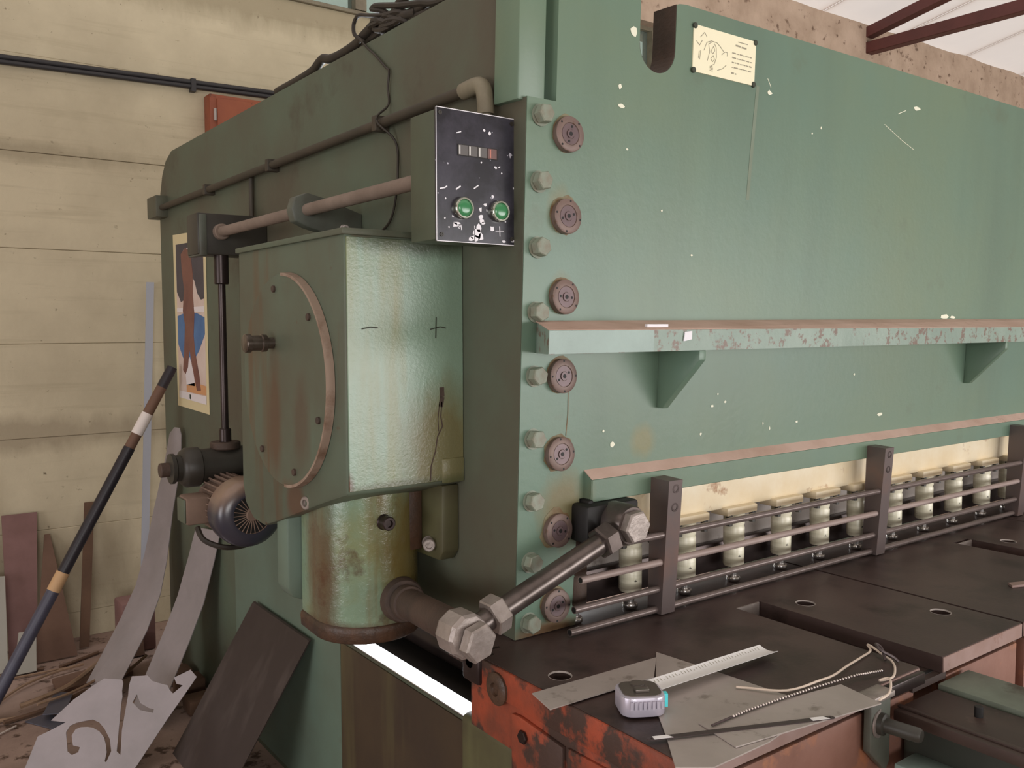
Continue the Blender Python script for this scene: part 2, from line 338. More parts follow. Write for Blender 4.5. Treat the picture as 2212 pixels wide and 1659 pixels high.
def struct(name, me, parent=None):
    o = obj(name, me, parent)
    if parent is None: o['kind'] = 'structure'
    return o

# ================================================================== THE ROOM
X0, X1, YB, YF = -5.0, 14.0, 4.75, -5.2
struct('floor', B().box(X0, X1, YF, YB+0.3, -0.12, 0.0).mesh('floor', 'floor_concrete'))
# back wall: concrete courses cast one above the other, opening for an added, unseen window behind the machine
wb = struct('wall_back', B().box(X0, X1, YB+0.06, YB+0.25, 0, 1.15).box(X0, 1.9, YB+0.06, YB+0.25, 1.15, 2.65).box(3.7, X1, YB+0.06, YB+0.25, 1.15, 2.65).box(X0, X1, YB+0.06, YB+0.25, 2.65, 3.33).mesh('wall_back', 'concrete'))
zs = [0.0, 0.13, 0.56, 1.01, 1.46, 1.91, 2.36, 2.81, 3.33]
for i in range(len(zs)-1):
    z0, z1 = zs[i]+0.0006*(i > 0), zs[i+1]
    segs = [(X0, X1)]
    if z0 < 2.6 and z1 > 1.2: segs = [(X0, 1.9), (3.7, X1)]
    off = random.uniform(-0.003, 0.003)
    for a, b_ in segs:
        obj('concrete_course', B().box(a, b_, YB+off, YB+0.08, z0, z1, 0.0025, 1).mesh('concrete_course', 'concrete'), wb)
# wall cap, clerestory strip above it, and the ring beam that carries the roof
struct('trim_1', B().box(X0, X1, YB-0.02, YB+0.25, 3.33, 3.352, 0.003, 1).mesh('trim_1', 'conduit_grey'))
w1 = struct('window_1', B().box(X0, X1, YB+0.02, YB+0.10, 3.352, 3.365).box(X0, X1, YB+0.02, YB+0.10, 3.70, 3.73).mesh('window_frame', 'conduit_grey'))
for k in range(14):
    x = 2.43-1.2*5+1.2*k
    obj('mullion', B().box(x-0.035, x+0.035, YB+0.0, YB+0.10, 3.365, 3.70).mesh('mullion', 'conduit_grey'), w1)
    obj('pane', B().box(x+0.036, x+1.164, YB+0.05, YB+0.06, 3.365, 3.70).mesh('pane', 'glass_day'), w1)
def beam_top(x): return 4.235+0.012*(x-6.3)
t = B()
bb = [(X0, beam_top(X0))]
n = 60
tb = bmesh.new(); rows = []
for i in range(n+1):
    x = X0+(X1-X0)*i/n; zt = beam_top(x)+random.uniform(-0.012, 0.012)
    rows.append([tb.verts.new((x, YB-0.06, 3.73)), tb.verts.new((x, YB-0.06+random.uniform(-0.006, 0.006), zt)), tb.verts.new((x, YB+0.3, zt)), tb.verts.new((x, YB+0.3, 3.73))])
for a, b_ in zip(rows, rows[1:]):
    for j in range(4): tb.faces.new((a[j], a[(j+1) % 4], b_[(j+1) % 4], b_[j]))
tb.faces.new(rows[0]); tb.faces.new(rows[-1][::-1])
struct('trim_2', t.merge(tb).mesh('trim_2', 'concrete_beam'))
w2 = struct('window_added', B().box(1.9, 3.7, YB, YB+0.1, 1.15, 1.19).box(1.9, 3.7, YB, YB+0.1, 2.61, 2.65).box(1.9, 1.94, YB, YB+0.1, 1.19, 2.61).box(3.66, 3.7, YB, YB+0.1, 1.19, 2.61).mesh('window_frame', 'conduit_grey'))  # unseen window, added as a bright source for the throat edge reflection
obj('pane', B().box(1.94, 3.66, YB+0.04, YB+0.05, 1.19, 2.61).mesh('pane', 'glass_day'), w2)
# pitched roof: battens carrying thin translucent white sheets
ZW = 4.27; sl = -0.194
def zr(y): return ZW+sl*(y-YB-0.3)
cb_ = B(); x = X0
while x < X1+0.1:
    cb_.hull8([(x-0.02, YB+0.3, zr(YB+0.3)+0.012), (x+0.02, YB+0.3, zr(YB+0.3)+0.012), (x+0.02, YB+0.3, zr(YB+0.3)+0.06), (x-0.02, YB+0.3, zr(YB+0.3)+0.06)],
              [(x-0.02, YF, zr(YF)+0.012), (x+0.02, YF, zr(YF)+0.012), (x+0.02, YF, zr(YF)+0.06), (x-0.02, YF, zr(YF)+0.06)])
    x += 1.2
ce = struct('ceiling', cb_.mesh('ceiling', 'ceiling_white'))
x = X0
while x < X1-0.1:
    for (ya, yb) in ((YB+0.3, 2.3), (2.3, -0.2), (-0.2, -2.7), (-2.7, YF)):
        tb = bmesh.new(); xs_ = [x+0.003+(min(x+1.2, X1)-x-0.006)*k/12 for k in range(13)]
        rowa = [tb.verts.new((q, ya-0.003, zr(ya)+0.004*(k % 2))) for k, q in enumerate(xs_)]; rowb = [tb.verts.new((q, yb+0.003, zr(yb)+0.004*(k % 2))) for k, q in enumerate(xs_)]
        for k in range(12): tb.faces.new((rowa[k], rowa[k+1], rowb[k+1], rowb[k]))
        obj('roof_sheet', B().merge(tb).mesh('roof_sheet', 'roof_sheet', 3.0), ce)
    x += 1.2
struct('wall_left', B().box(X0-0.2, X0, YF, -0.4, 0, 6.7).box(X0-0.2, X0, 2.8, YB+0.3, 0, 6.7).box(X0-0.2, X0, -0.4, 2.8, 2.3, 6.7).mesh('wall_left', 'wall_plain'))
struct('wall_right', B().box(X1, X1+0.2, YF, YB+0.3, 0, 6.7).mesh('wall_right', 'wall_plain'))
struct('wall_front', B().box(X0, -4.3, YF-0.2, YF, 0, 6.7).box(-0.9, 2.0, YF-0.2, YF, 0, 6.7).box(-4.3, -0.9, YF-0.2, YF, 0, 0.95).box(-4.3, -0.9, YF-0.2, YF, 2.85, 6.7).box(11.2, X1, YF-0.2, YF, 0, 6.7).box(2.0, 11.2, YF-0.2, YF, 2.1, 6.7).mesh('wall_front', 'wall_plain'))  # left opening belongs to the added, unseen front window

# roof trusses of red steel
def truss(xc, label):
    T = thing('roof_truss', label, 'truss', (xc, YB-0.2, 4.0))
    obj('bottom_chord', B().box(xc-0.05, xc+0.05, -4.8, YB-0.04, 3.99, 4.09, 0.005, 1).mesh('bottom_chord', 'truss_red'), T)
    rf = [(YB-0.04, 4.13), (-4.8, 4.13+0.19*(YB+4.8))]
    obj('rafter', B().hull8([(xc-0.05, rf[0][0], rf[0][1]), (xc+0.05, rf[0][0], rf[0][1]), (xc+0.05, rf[0][0], rf[0][1]+0.09), (xc-0.05, rf[0][0], rf[0][1]+0.09)],
                            [(xc-0.05, rf[1][0], rf[1][1]), (xc+0.05, rf[1][0], rf[1][1]), (xc+0.05, rf[1][0], rf[1][1]+0.09), (xc-0.05, rf[1][0], rf[1][1]+0.09)]).mesh('rafter', 'truss_red'), T)
    for yy in (2.2, 0.0, -2.2):
        zt = 4.13+0.19*(YB-yy)
        obj('web_strut', B().box(xc-0.03, xc+0.03, yy-0.03, yy+0.03, 4.09, zt).mesh('web_strut', 'truss_red'), T)
truss(7.5, 'dark red steel truss ending on the concrete beam above the green machine')

# things fixed to the back wall
cb = thing('wall_conduit', 'pair of dark conduits running along the concrete wall', 'conduit', (1.0, YB-0.02, 2.8))
obj('conduit', B().cyl((X0+0.1, YB-0.025, 2.64), (5.0, YB-0.025, 2.885), 0.012, seg=10).mesh('conduit', 'conduit_dark'), cb)
obj('conduit', B().cyl((X0+0.1, YB-0.025, 2.617), (5.0, YB-0.025, 2.862), 0.012, seg=10).mesh('conduit', 'conduit_dark'), cb)
for xx in (0.3, 1.45, 2.6):
    zc = 2.625+0.024*(xx-X0-0.1)
    obj('clip', B().box(xx-0.012, xx+0.012, YB-0.043, YB-0.004, zc-0.03, zc+0.035).mesh('clip', 'conduit_dark'), cb)
cbx = thing('wall_cabinet', 'orange metal cabinet with hinged door on the concrete wall', 'cabinet', (1.75, YB-0.06, 2.25))
obj('cabinet_body', B().box(1.51, 2.05, YB-0.10, YB-0.008, 2.20, 2.735, 0.005).mesh('cabinet_body', 'cabinet_orange'), cbx)
obj('cabinet_door', B().box(1.545, 2.04, YB-0.115, YB-0.10, 2.22, 2.715, 0.004).mesh('cabinet_door', 'cabinet_orange'), cbx)
for zz in (2.32, 2.63): obj('hinge', B().cyl((1.535, YB-0.108, zz-0.03), (1.535, YB-0.108, zz+0.03), 0.008, seg=10).mesh('hinge', 'steel_plain'), cbx)

# ================================================================== THE MACHINE
SH = thing('guillotine_shear', 'large green guillotine shear with bolted beam, gearbox, table and rod guard', 'machine', (2.7, 2.4, 0))
XS = 1.146
# ---- left side frame: profile in Y,Z with a throat
prof = [(1.586, 2.31), (1.586, 0.86), (1.95, 0.86), (2.0, 0.93), (2.62, 0.93), (2.74, 0.86), (2.78, 0.765), (2.74, 0.67), (2.62, 0.6), (1.60, 0.6), (1.60, 0), (4.27, 0), (4.265, 2.06), (4.25, 2.15), (4.21, 2.225), (4.15, 2.28), (4.06, 2.31)]  # front jaw shaped lower to block back-window glare on the table
def frame_mesh(x): return B().prism(prof, (x, 0, 0), (0, 1, 0), (0, 0, 1), 0.06).mesh('side_frame', 'green_side')
sf = obj('side_frame', frame_mesh(XS), SH, label='grimy green side plate of the machine')
sf2 = obj('side_frame', frame_mesh(4.24), SH)
obj('throat_edge', B().box(XS+0.001, XS+0.059, 1.61, 2.60, 0.600, 0.604, 0.0015, 1).mesh('throat_edge', 'edge_polished'), sf, label='bright worn steel edge of the frame throat')
obj('frame_foot_skin', B().box(XS-0.004, XS, 1.62, 2.42, 0.02, 0.592).mesh('frame_foot_skin', 'brown_grime'), sf, label='brown oil-stained lower part of the side plate')
obj('frame_foot_skin', B().box(XS-0.003, XS, 2.425, 3.35, 0.02, 1.10).mesh('frame_foot_skin', 'green_lower'), sf)
# front edge of the frame above the plate
K = 0.0385; NK = math.hypot(1, K)
P0 = Vector((XS, 1.542, 0.85)); EN = Vector((0, 1, K))/NK; EH = Vector((0, -K, 1))/NK; EX = Vector((1, 0, 0))
RM = Matrix(((1, 0, 0, P0.x), (0, EN.y, EH.y, P0.y), (0, EN.z, EH.z, P0.z), (0, 0, 0, 1)))   # ram frame: x, depth, height
def rb():
    b = B(); b.M = RM; return b
obj('frame_nose', rb().box(-0.015, 0.057, 0.012, 0.10, 1.17, 1.62, 0.004).mesh('frame_nose', 'green_front'), SH)

# ---- ram beam: front plate with a round-bottomed notch in its top edge
na, nb, nz = 0.319, 0.436, 1.342
notch = [(nb, 1.449)]
cx, rr = (na+nb)/2, (nb-na)/2
notch += [(cx+rr*math.cos(a), nz+rr*math.sin(a)) for a in [-math.pi*i/16 for i in range(0, 17)]]
rpoly = [(0.079, 0.30), (3.10, 0.30), (3.10, 1.455), (nb+0.03, 1.455), (nb+0.008, 1.452)]+notch+[(na, 1.62), (0.079, 1.62)]
ram = obj('ram_beam', rb().prism(rpoly, (0, 0, 0), (1, 0, 0), (0, 0, 1), -0.075).mesh('ram_beam', 'green_front'), SH, label='green front beam of the shear')
nl = rb(); npts = [(nb-0.0006, 1.449)]+[(cx+(rr-0.0006)*math.cos(a), nz+(rr-0.0006)*math.sin(a)) for a in [-math.pi*i/16 for i in range(0, 17)]]
nin = [(p[0]-0.0012*(1 if k_ < 9 else -1), p[1]+0.0005) for k_, p in enumerate(npts)]
for (a_, b_), (c_, d_) in zip(zip(npts, npts[1:]), zip(nin, nin[1:])):
    nl.hull8([(a_[0], 0.001, a_[1]), (b_[0], 0.001, b_[1]), (b_[0], 0.0745, b_[1]), (a_[0], 0.0745, a_[1])], [(c_[0], 0.001, c_[1]), (d_[0], 0.001, d_[1]), (d_[0], 0.0745, d_[1]), (c_[0], 0.0745, c_[1])])
obj('notch_lining', nl.mesh('notch_lining', 'rust_brown'), ram, label='bare rusty inside of the notch')
obj('gib_plate', rb().hull8([(0, 0.046, 0.002), (0.176, 0.046, 0.002), (0.176, -0.0015, 0.002), (0, -0.0015, 0.002)], [(0, 0.0905, 1.176), (0.176, 0.0905, 1.176), (0.176, -0.0015, 1.176), (0, -0.0015, 1.176)]).mesh('gib_plate', 'green_front'), ram)
obj('gib_side', rb().hull8([(-0.0015, 0.046, 0.002), (-0.0002, 0.046, 0.002), (-0.0002, 0.0, 0.002), (-0.0015, 0.0, 0.002)], [(-0.0015, 0.0905, 1.175), (-0.0002, 0.0905, 1.175), (-0.0002, 0.0, 1.175), (-0.0015, 0.0, 1.175)]).mesh('gib_side', 'green_side'), ram)
# painted hexagon bolts
hb = B(); hb.cyl((0, 0, 0), (0, -0.002, 0), 0.0235, seg=24); hb.cyl((0, -0.002, 0), (0, -0.025, 0), 0.0205, seg=6, bev=0.002, rot=0.3)
hbm = hb.mesh('hex_bolt', 'bolt_dusty')
for i in range(9):
    h = 0.035+0.1383*i
    o = obj('hex_bolt', hbm, ram, RM @ Vector((0.036, -0.0015, h))); o.rotation_euler = (-math.atan(K), random.uniform(0, 1), 0)
# rusty adjuster discs
dk = B(); dk.lathe((0, 0, 0), (0, -1, 0), [(0, 0.038), (0.013, 0.038), (0.0145, 0.0360), (0.0145, 0.0245), (0.0125, 0.0235), (0.0125, 0.022)], 36)
dk.mi = 1; dk.lathe((0, -0.009, 0), (0, -1, 0), [(0, 0.0225), (0.0045, 0.0225), (0.0045, 0.011), (0.003, 0.0105), (0.003, 0.0098)], 32)
dk.lathe((0, -0.010, 0), (0, -1, 0), [(0, 0.0095), (0.0055, 0.0095), (0.0055, 0.0055)], 20)
dk.mi = 2; dk.cyl((0, -0.012, 0), (0, -0.0158, 0), 0.0052, seg=6)
for a in (0.7, 0.7+math.pi): dk.cyl((0.0165*math.cos(a), -0.010, 0.0165*math.sin(a)), (0.0165*math.cos(a), -0.0139, 0.0165*math.sin(a)), 0.003, seg=10)
for a in (0.2, 1.77, 3.34, 4.91): dk.cyl((0.0335*math.cos(a), -0.008, 0.0335*math.sin(a)), (0.0335*math.cos(a), -0.0148, 0.0335*math.sin(a)), 0.0025, seg=8)
dkm = dk.mesh('adjuster_disc', ['disk', 'disk_inner', 'black'])
for i in range(7):
    o = obj('adjuster_disc', dkm, ram, RM @ Vector((0.109, -0.0015, 0.062+0.1745*i))); o.rotation_euler = (-math.atan(K), [0.3, 0.9, 0.1, 0.2, 0.8, 0.4, -0.6][i], 0)
# ledge: slanted left end, dusty top, gussets below
lb = rb()
lb.hull8([(0.040, 0, 0.638), (3.08, 0, 0.638), (3.08, -0.13, 0.645), (-0.030, -0.13, 0.645)], [(0.040, 0, 0.706), (3.08, 0, 0.718), (3.08, -0.13, 0.693), (-0.030, -0.13, 0.693)])
led = obj('ledge', lb.mesh('ledge', 'ledge_face'), ram, label='long chipped ledge with rusty edge')
obj('ledge_dust', rb().hull8([(0.036, -0.001, 0.7065), (3.08, -0.001, 0.7185), (3.08, -0.128, 0.6935), (-0.029, -0.128, 0.6935)], [(0.036, -0.001, 0.7085), (3.08, -0.001, 0.7205), (3.08, -0.128, 0.6945), (-0.029, -0.128, 0.6945)]).mesh('ledge_dust', 'dust_pink'), ram)
obj('ledge_wrap', rb().box(-0.030, 0.266, -0.1318, -0.130, 0.646, 0.6925).mesh('ledge_wrap', 'ledge_clean'), ram)
for gx in (0.418, 1.908, 2.9):
    obj('gusset', rb().prism([(0, 0.64), (-0.13, 0.645), (-0.13, 0.622), (-0.018, 0.497), (0, 0.497)], (gx, 0, 0), (0, 1, 0), (0, 0, 1), 0.022, 0.002).mesh('gusset', 'green_front'), ram)
obj('paper_tag', rb().hull8([(0.360, -0.1335, 0.667), (0.386, -0.1335, 0.671), (0.386, -0.1335, 0.690), (0.363, -0.1335, 0.688)], [(0.360, -0.131, 0.667), (0.386, -0.131, 0.671), (0.386, -0.131, 0.690), (0.363, -0.131, 0.688)]).mesh('paper_tag', 'chip_white'), ram, label='white paper tag stuck on the ledge')
obj('paper_strip', rb().box(0.268, 0.334, -0.108, -0.10, 0.697, 0.7045).mesh('paper_strip', 'chip_white'), ram, label='white paper strip on the ledge top')
# dusty flange and the lip under it
obj('flange', rb().hull8([(0.190, 0.001, 0.363), (3.1, 0.001, 0.363), (3.1, -0.0235, 0.3455), (0.192, -0.0235, 0.3455)], [(0.190, 0.001, 0.30), (3.1, 0.001, 0.30), (3.1, -0.0235, 0.30), (0.192, -0.0235, 0.30)]).mesh('flange', 'green_front'), ram)
obj('flange_dust', rb().hull8([(0.189, 0.0, 0.3632), (3.1, 0.0, 0.3632), (3.1, -0.0255, 0.3468), (0.191, -0.0255, 0.3468)], [(0.189, 0.0, 0.366), (3.1, 0.0, 0.366), (3.1, -0.0255, 0.3478), (0.191, -0.0255, 0.3478)]).mesh('flange_dust', 'dust_pink'), ram)
obj('lower_lip', rb().box(0.1935, 3.1, -0.0255, 0.0, 0.294, 0.3465, 0.0015, 1).mesh('lower_lip', 'green_front'), ram)
# flat chips of missing paint
cp = rb()
def chip(b, x, h, s, d=-0.0006, n=7, sx=1.0):
    pts = [(x+s*sx*random.uniform(0.5, 1)*math.cos(2*math.pi*i/n), h+s*random.uniform(0.5, 1)*math.sin(2*math.pi*i/n)) for i in range(n)]
    b.prism([(p[0], p[1]) for p in pts], (0, d, 0), (1, 0, 0), (0, 0, 1), 0.0004)
for (x, h, s, sx) in [(0.262, 1.235, 0.008, 1), (0.268, 1.193, 0.007, 1.6), (0.275, 0.417, 0.009, 1), (0.30, 1.36, 0.014, 1), (1.75, 0.724, 0.012, 2.4), (1.80, 0.722, 0.006, 4), (0.245, 0.452, 0.004, 1), (0.62, 0.49, 0.005, 1.5), (0.64, 0.52, 0.004, 1), (0.67, 0.498, 0.004, 1.4), (0.83, 0.43, 0.006, .5), (0.86, 0.415, 0.006, .5), (0.58, 0.42, 0.005, 1), (0.98, 0.425, 0.006, 1), (0.41, 0.97, 0.004, 1), (0.29, 1.10, 0.004, 1), (0.52, 0.87, 0.004, 1.6), (1.02, 1.24, 0.005, 1), (0.98, 1.22, 0.004, 1), (1.5, 1.36, 0.008, 3), (0.79, 1.30, 0.01, 1.2), (1.25, 0.55, 0.004, 1.5), (1.4, 0.42, 0.006, 3)]:
    chip(cp, x, h, s, sx=sx)
o = obj('paint_chip', cp.mesh('paint_chip', 'paint_white'), ram); o['kind'] = 'stuff'
# rust stains around discs: thin rough crust rings
for i in range(7):
    h = 0.062+0.1745*i; n = 18; big = (1.0, 2.2, 1.2, 0.6, 0.5, 0.9, 0.5)[i]
    pts = [(0.109+(0.0385+0.006*big*random.random())*math.cos(2*math.pi*k/n), h+0.003+(0.039+0.008*big*random.random())*math.sin(2*math.pi*k/n)) for k in range(n)]
    rs = rb(); rs.prism(pts, (0, -0.0018, 0), (1, 0, 0), (0, 0, 1), 0.0003)
    obj('rust_stain', rs.mesh('rust_stain', 'rust_ring'), ram)
for pts, wd_, m_ in (([(0.133, 0.57), (0.134, 0.50), (0.130, 0.45)], 0.0025, 'rust_ring'), ([(0.742, 1.31), (0.735, 1.22), (0.728, 1.12), (0.722, 1.02)], 0.012, 'green_streak'), ([(0.78, 1.335), (0.795, 1.315)], 0.002, 'paint_white'), ([(1.40, 1.33), (1.44, 1.345)], 0.002, 'paint_white'), ([(1.33, 1.29), (1.43, 1.255), (1.50, 1.235)], 0.0014, 'paint_white')):
    b_ = rb()
    for (xa, ha), (xb, hb_) in zip(pts, pts[1:]):
        L_ = math.hypot(xb-xa, hb_-ha); ux, uy = -(hb_-ha)/L_*wd_/2, (xb-xa)/L_*wd_/2
        b_.prism([(xa-ux, ha-uy), (xb-ux, hb_-uy), (xb+ux, hb_+uy), (xa+ux, ha+uy)], (0, -0.0018 if xa < 0.176 else -0.0003, 0), (1, 0, 0), (0, 0, 1), 0.0003)
    o = obj('surface_mark', b_.mesh('surface_mark', m_), ram); o['kind'] = 'stuff'

# instruction plate with drawing and text lines
ip = obj('instruction_plate', rb().box(0.494, 0.724, -0.003, 0.0, 1.307, 1.416).mesh('instruction_plate', 'plate_cream'), SH, label='cream instruction plate with a line drawing')
ink = rb()
def stroke(b, pts, wd, d):
    for (xa, ha), (xb, hb_) in zip(pts, pts[1:]):
        L_ = math.hypot(xb-xa, hb_-ha) or 1e-6; ux, uy = -(hb_-ha)/L_*wd/2, (xb-xa)/L_*wd/2
        b.prism([(xa-ux, ha-uy), (xb-ux, hb_-uy), (xb+ux, hb_+uy), (xa+ux, ha+uy)], (0, d, 0), (1, 0, 0), (0, 0, 1), 0.0003)
PX = lambda px, py: (0.494+0.230*px, 1.307+0.109*py)
for pts in ([(0.16, .50), (0.20, .68), (0.27, .74), (0.36, .73), (0.42, .66), (0.47, .58)], [(0.22, .30), (0.25, .50), (0.23, .66), (0.28, .72)], [(0.28, .2), (0.33, .26), (0.36, .42), (0.35, .62), (0.32, .70)], [(0.27, .36), (0.30, .30), (0.33, .36), (0.31, .44), (0.27, .36)], [(0.27, .52), (0.30, .47), (0.33, .55), (0.31, .64), (0.27, .52)], [(0.04, .66), (0.09, .58), (0.13, .70)], [(0.10, .76), (0.16, .88), (0.20, .80)], [(0.38, .14), (0.46, .2), (0.52, .3)], [(0.44, .50), (0.49, .58), (0.53, .58), (0.53, .50)], [(0.08, .30), (0.09, .46)], [(0.10, .28), (0.11, .48)]):
    stroke(ink, [PX(*p) for p in pts], 0.0016, -0.0032)
for k in range(4):
    y = 0.61-0.105*k
    x = 0.61
    while x < 0.93:
        wl = random.uniform(0.02, 0.07); stroke(ink, [PX(x, y+0.02*random.uniform(-.3, .3)), PX(min(x+wl, 0.95), y)], 0.0022 if random.random() < 0.6 else 0.003, -0.0032); x += wl+0.012
for (a, b_, y, wd) in [(0.70, 0.86, 0.88, 0.002), (0.66, 0.74, 0.79, 0.004), (0.76, 0.84, 0.78, 0.004), (0.61, 0.65, 0.165, 0.004), (0.67, 0.69, 0.16, 0.003)] + [(0.26, 0.31, 0.10+0.03*k, 0.0016) for k in range(4)]:
    stroke(ink, [PX(a, y), PX(b_, y)], wd, -0.0032)
o = obj('printed_lines', ink.mesh('printed_lines', 'ink_grey'), ip); o['kind'] = 'stuff'
for (a, b_) in ((0.497, 1.413), (0.721, 1.413), (0.497, 1.310), (0.721, 1.310)):
    obj('corner_screw', rb().cyl((a, 0, b_), (a, -0.006, b_), 0.007, seg=14, bev=0.001).mesh('corner_screw', 'ink_dark'), ip)

# ---- cream clamp bar with hold-down cylinders
clamp = obj('clamp_bar', rb().box(0.20, 3.05, 0.012, 0.07, 0.207, 0.296, 0.004).mesh('clamp_bar', 'cream'), SH, label='cream painted hold-down bar below the beam')
cxs = [1.332, 1.512, 1.706, 1.900, 2.106, 2.290, 2.481, 2.688, 2.880, 3.074, 3.278, 3.47, 3.66, 3.85, 4.04]
cy = B(); cy.lathe((0, 0, 0), (0, 0, 1), [(0.0, 0.026), (0.006, 0.0285), (0.05, 0.0285), (0.056, 0.026), (0.062, 0.0285), (0.105, 0.0285), (0.11, 0.0265), (0.116, 0.0285), (0.15, 0.0285)], 28)
cym = cy.mesh('hold_down_cylinder', 'cream_cyl')
cy = B(); cy.lathe((0, 0, 0), (0, 0, 1), [(0.0, 0.026), (0.006, 0.0285), (0.07, 0.0285), (0.074, 0.027), (0.078, 0.0285), (0.19, 0.0285)], 28)
cyr = cy.mesh('hold_down_cylinder', 'rust_brown')
ft = B(); ft.lathe((0, 0, 0), (0, 0, 1), [(0.0, 0.017), (0.003, 0.019), (0.010, 0.019), (0.013, 0.017), (0.014, 0.010), (0.05, 0.010)], 20)
ftm = ft.mesh('clamp_foot', 'steel_bright')
bk = B(); bk.box(-0.062, 0.062, -0.03, 0.03, 0, 0.022, 0.004); bkm = bk.mesh('clamp_block', 'cream')
nk = B(); nk.cyl((0, -0.01, 0), (0, -0.01, 0.03), 0.009, seg=8); nkm = nk.mesh('clamp_bolt', 'gear_dark')
for i, xx in enumerate(cxs):
    obj('hold_down_cylinder', cyr if i == 0 else cym, clamp, (xx, 1.556, 0.895))
    obj('clamp_foot', ftm, clamp, (xx, 1.556, 0.852))
    if i:
        obj('clamp_block', bkm, clamp, (xx, 1.556, 1.040))
        obj('clamp_bolt', nkm, clamp, (xx-0.045, 1.545, 1.012)); obj('clamp_bolt', nkm, clamp, (xx+0.05, 1.545, 1.012))
# dark blade beam behind the cylinders
obj('blade_beam', B().box(1.21, 4.22, 1.625, 1.67, 0.905, 1.30, 0.003).mesh('blade_beam', 'steel_plain'), SH)
obj('blade', B().box(1.21, 4.22, 1.60, 1.625, 0.872, 0.95, 0.002).mesh('blade', 'steel_dark'), SH)

# ---- rod guard on posts
gd = obj('guard_rod', B().cyl((1.36, 1.464, 1.049), (4.22, 1.464, 1.049), 0.0085, seg=14).mesh('guard_rod', 'guard_rod_dark'), SH)
for (xa, yy, zz, m) in ((1.275, 1.470, 0.981, 'guard_rod'), (1.262, 1.477, 0.914, 'guard_rod_dark'), (1.256, 1.484, 0.862, 'guard_rod_dark')):
    obj('guard_rod', B().cyl((xa, yy, zz), (4.22, yy, zz), 0.0085, seg=14).mesh('guard_rod', m), SH)
for (xa, yy, zz) in ((1.36, 1.464, 1.049), (1.275, 1.470, 0.981), (1.262, 1.477, 0.914), (1.256, 1.484, 0.862)):
    obj('rod_bore_shade', B().cyl((xa-0.0004, yy, zz), (xa+0.002, yy, zz), 0.0065, seg=14).mesh('rod_bore_shade', 'black'), SH)  # black discs paint the shade inside the hollow rod ends
for gx in (1.528, 2.448, 3.364):
    gp = obj('guard_post', B().hull8([(gx, 1.444, 1.180), (gx+0.046, 1.444, 1.180), (gx+0.046, 1.5055, 1.182), (gx, 1.5055, 1.182)], [(gx, 1.466, 0.853), (gx+0.046, 1.466, 0.853), (gx+0.046, 1.512, 0.853), (gx, 1.512, 0.853)]).mesh('guard_post', 'guard_post'), SH)
    for zz in (1.16, 1.115):
        yv = 1.4453+(1.18-zz)*0.067
        obj('socket_screw', B().lathe((gx+0.024, yv+0.002, zz), (0, -1, 0), [(0, 0.011), (0.004, 0.011), (0.004, 0.0065), (0.002, 0.006)], 20).cyl((gx+0.024, yv+0.001, zz), (gx+0.024, yv-0.0005, zz), 0.0058, seg=6).mesh('socket_screw', 'steel_dark'), gp)

# ---- gearbox on the side frame
XB, YG = 0.843, 1.745
gpoly = [(YG, 1.746), (YG, 1.178), (1.84, 1.150), (2.0, 1.098), (2.14, 1.052), (2.24, 1.022), (2.32, 1.028), (2.375, 1.062), (2.394, 1.115), (2.390, 1.746)]
gb = obj('gearbox', B().prism(gpoly, (XB, 0, 0), (0, 1, 0), (0, 0, 1), XS-XB+0.001, 0.008).mesh('gearbox', 'gearbox_side'), SH, label='green gearbox housing bolted to the side plate')
obj('gearbox_front_face', B().box(XB+0.006, XS-0.001, YG-0.0025, YG+0.002, 1.186, 1.738, 0.001, 1).mesh('gearbox_front_face', 'gearbox_front'), gb, label='glossy oil-stained front of the gearbox')
obj('gearbox_lid', B().box(XB-0.006, XS-0.001, YG-0.008, 2.396, 1.742, 1.756, 0.003).mesh('gearbox_lid', 'green_side'), gb)
obj('gearbox_seam', B().box(1.085, XS-0.001, YG-0.006, YG, 1.18, 1.238, 0.003).mesh('gearbox_seam', 'gearbox_front'), gb)
cv = B(); cv.lathe((XB+0.002, 2.052, 1.415), (-1, 0, 0), [(0, 0.258), (0.017, 0.258), (0.020, 0.255), (0.020, 0.20)], 64)
cvo = obj('round_cover', cv.mesh('round_cover', 'gearbox_side'), gb, label='big round inspection cover')
rm_ = bmesh.new()
n = 40; ringA = []
for i in range(n+1):
    a = -2.2+i*(3.1/n)      # dusty, rusty rim arc, painted lighter where the front edge is lit
    ringA.append([rm_.verts.new((XB-0.0195+dx, 2.052-rr_*math.cos(a+0.65), 1.415+rr_*math.sin(a+0.65))) for (rr_, dx) in ((0.252, 0), (0.2590, -0.0005), (0.2605, 0.018), (0.252, 0.018))])
for a, b_ in zip(ringA, ringA[1:]):
    for j in range(4): rm_.faces.new((a[j], a[(j+1) % 4], b_[(j+1) % 4], b_[j]))
rm_.faces.new(ringA[0]); rm_.faces.new(ringA[-1][::-1])
obj('cover_rim', B().merge(rm_).mesh('cover_rim', 'rim_dust_lit'), gb, label='dusty rusted rim of the cover, lit edge painted lighter')
for a in (0.35, 1.4, 2.4, 3.5, 4.4, 5.35):
    obj('cover_screw', B().cyl((XB-0.017, 2.052+0.225*math.cos(a), 1.415+0.225*math.sin(a)), (XB-0.024, 2.052+0.225*math.cos(a), 1.415+0.225*math.sin(a)), 0.0085, seg=14, bev=0.001).mesh('cover_screw', 'rust_brown'), gb)
kn = B(); kn.lathe((XB-0.016, 2.105, 1.505), (-1, 0, 0), [(0, 0.014), (0.018, 0.014), (0.020, 0.021), (0.032, 0.022), (0.034, 0.019), (0.058, 0.019), (0.060, 0.023), (0.072, 0.023), (0.075, 0.019)], 24)
obj('cover_knob', kn.mesh('cover_knob', 'knob_dark'), gb, label='steel oil-level knob')
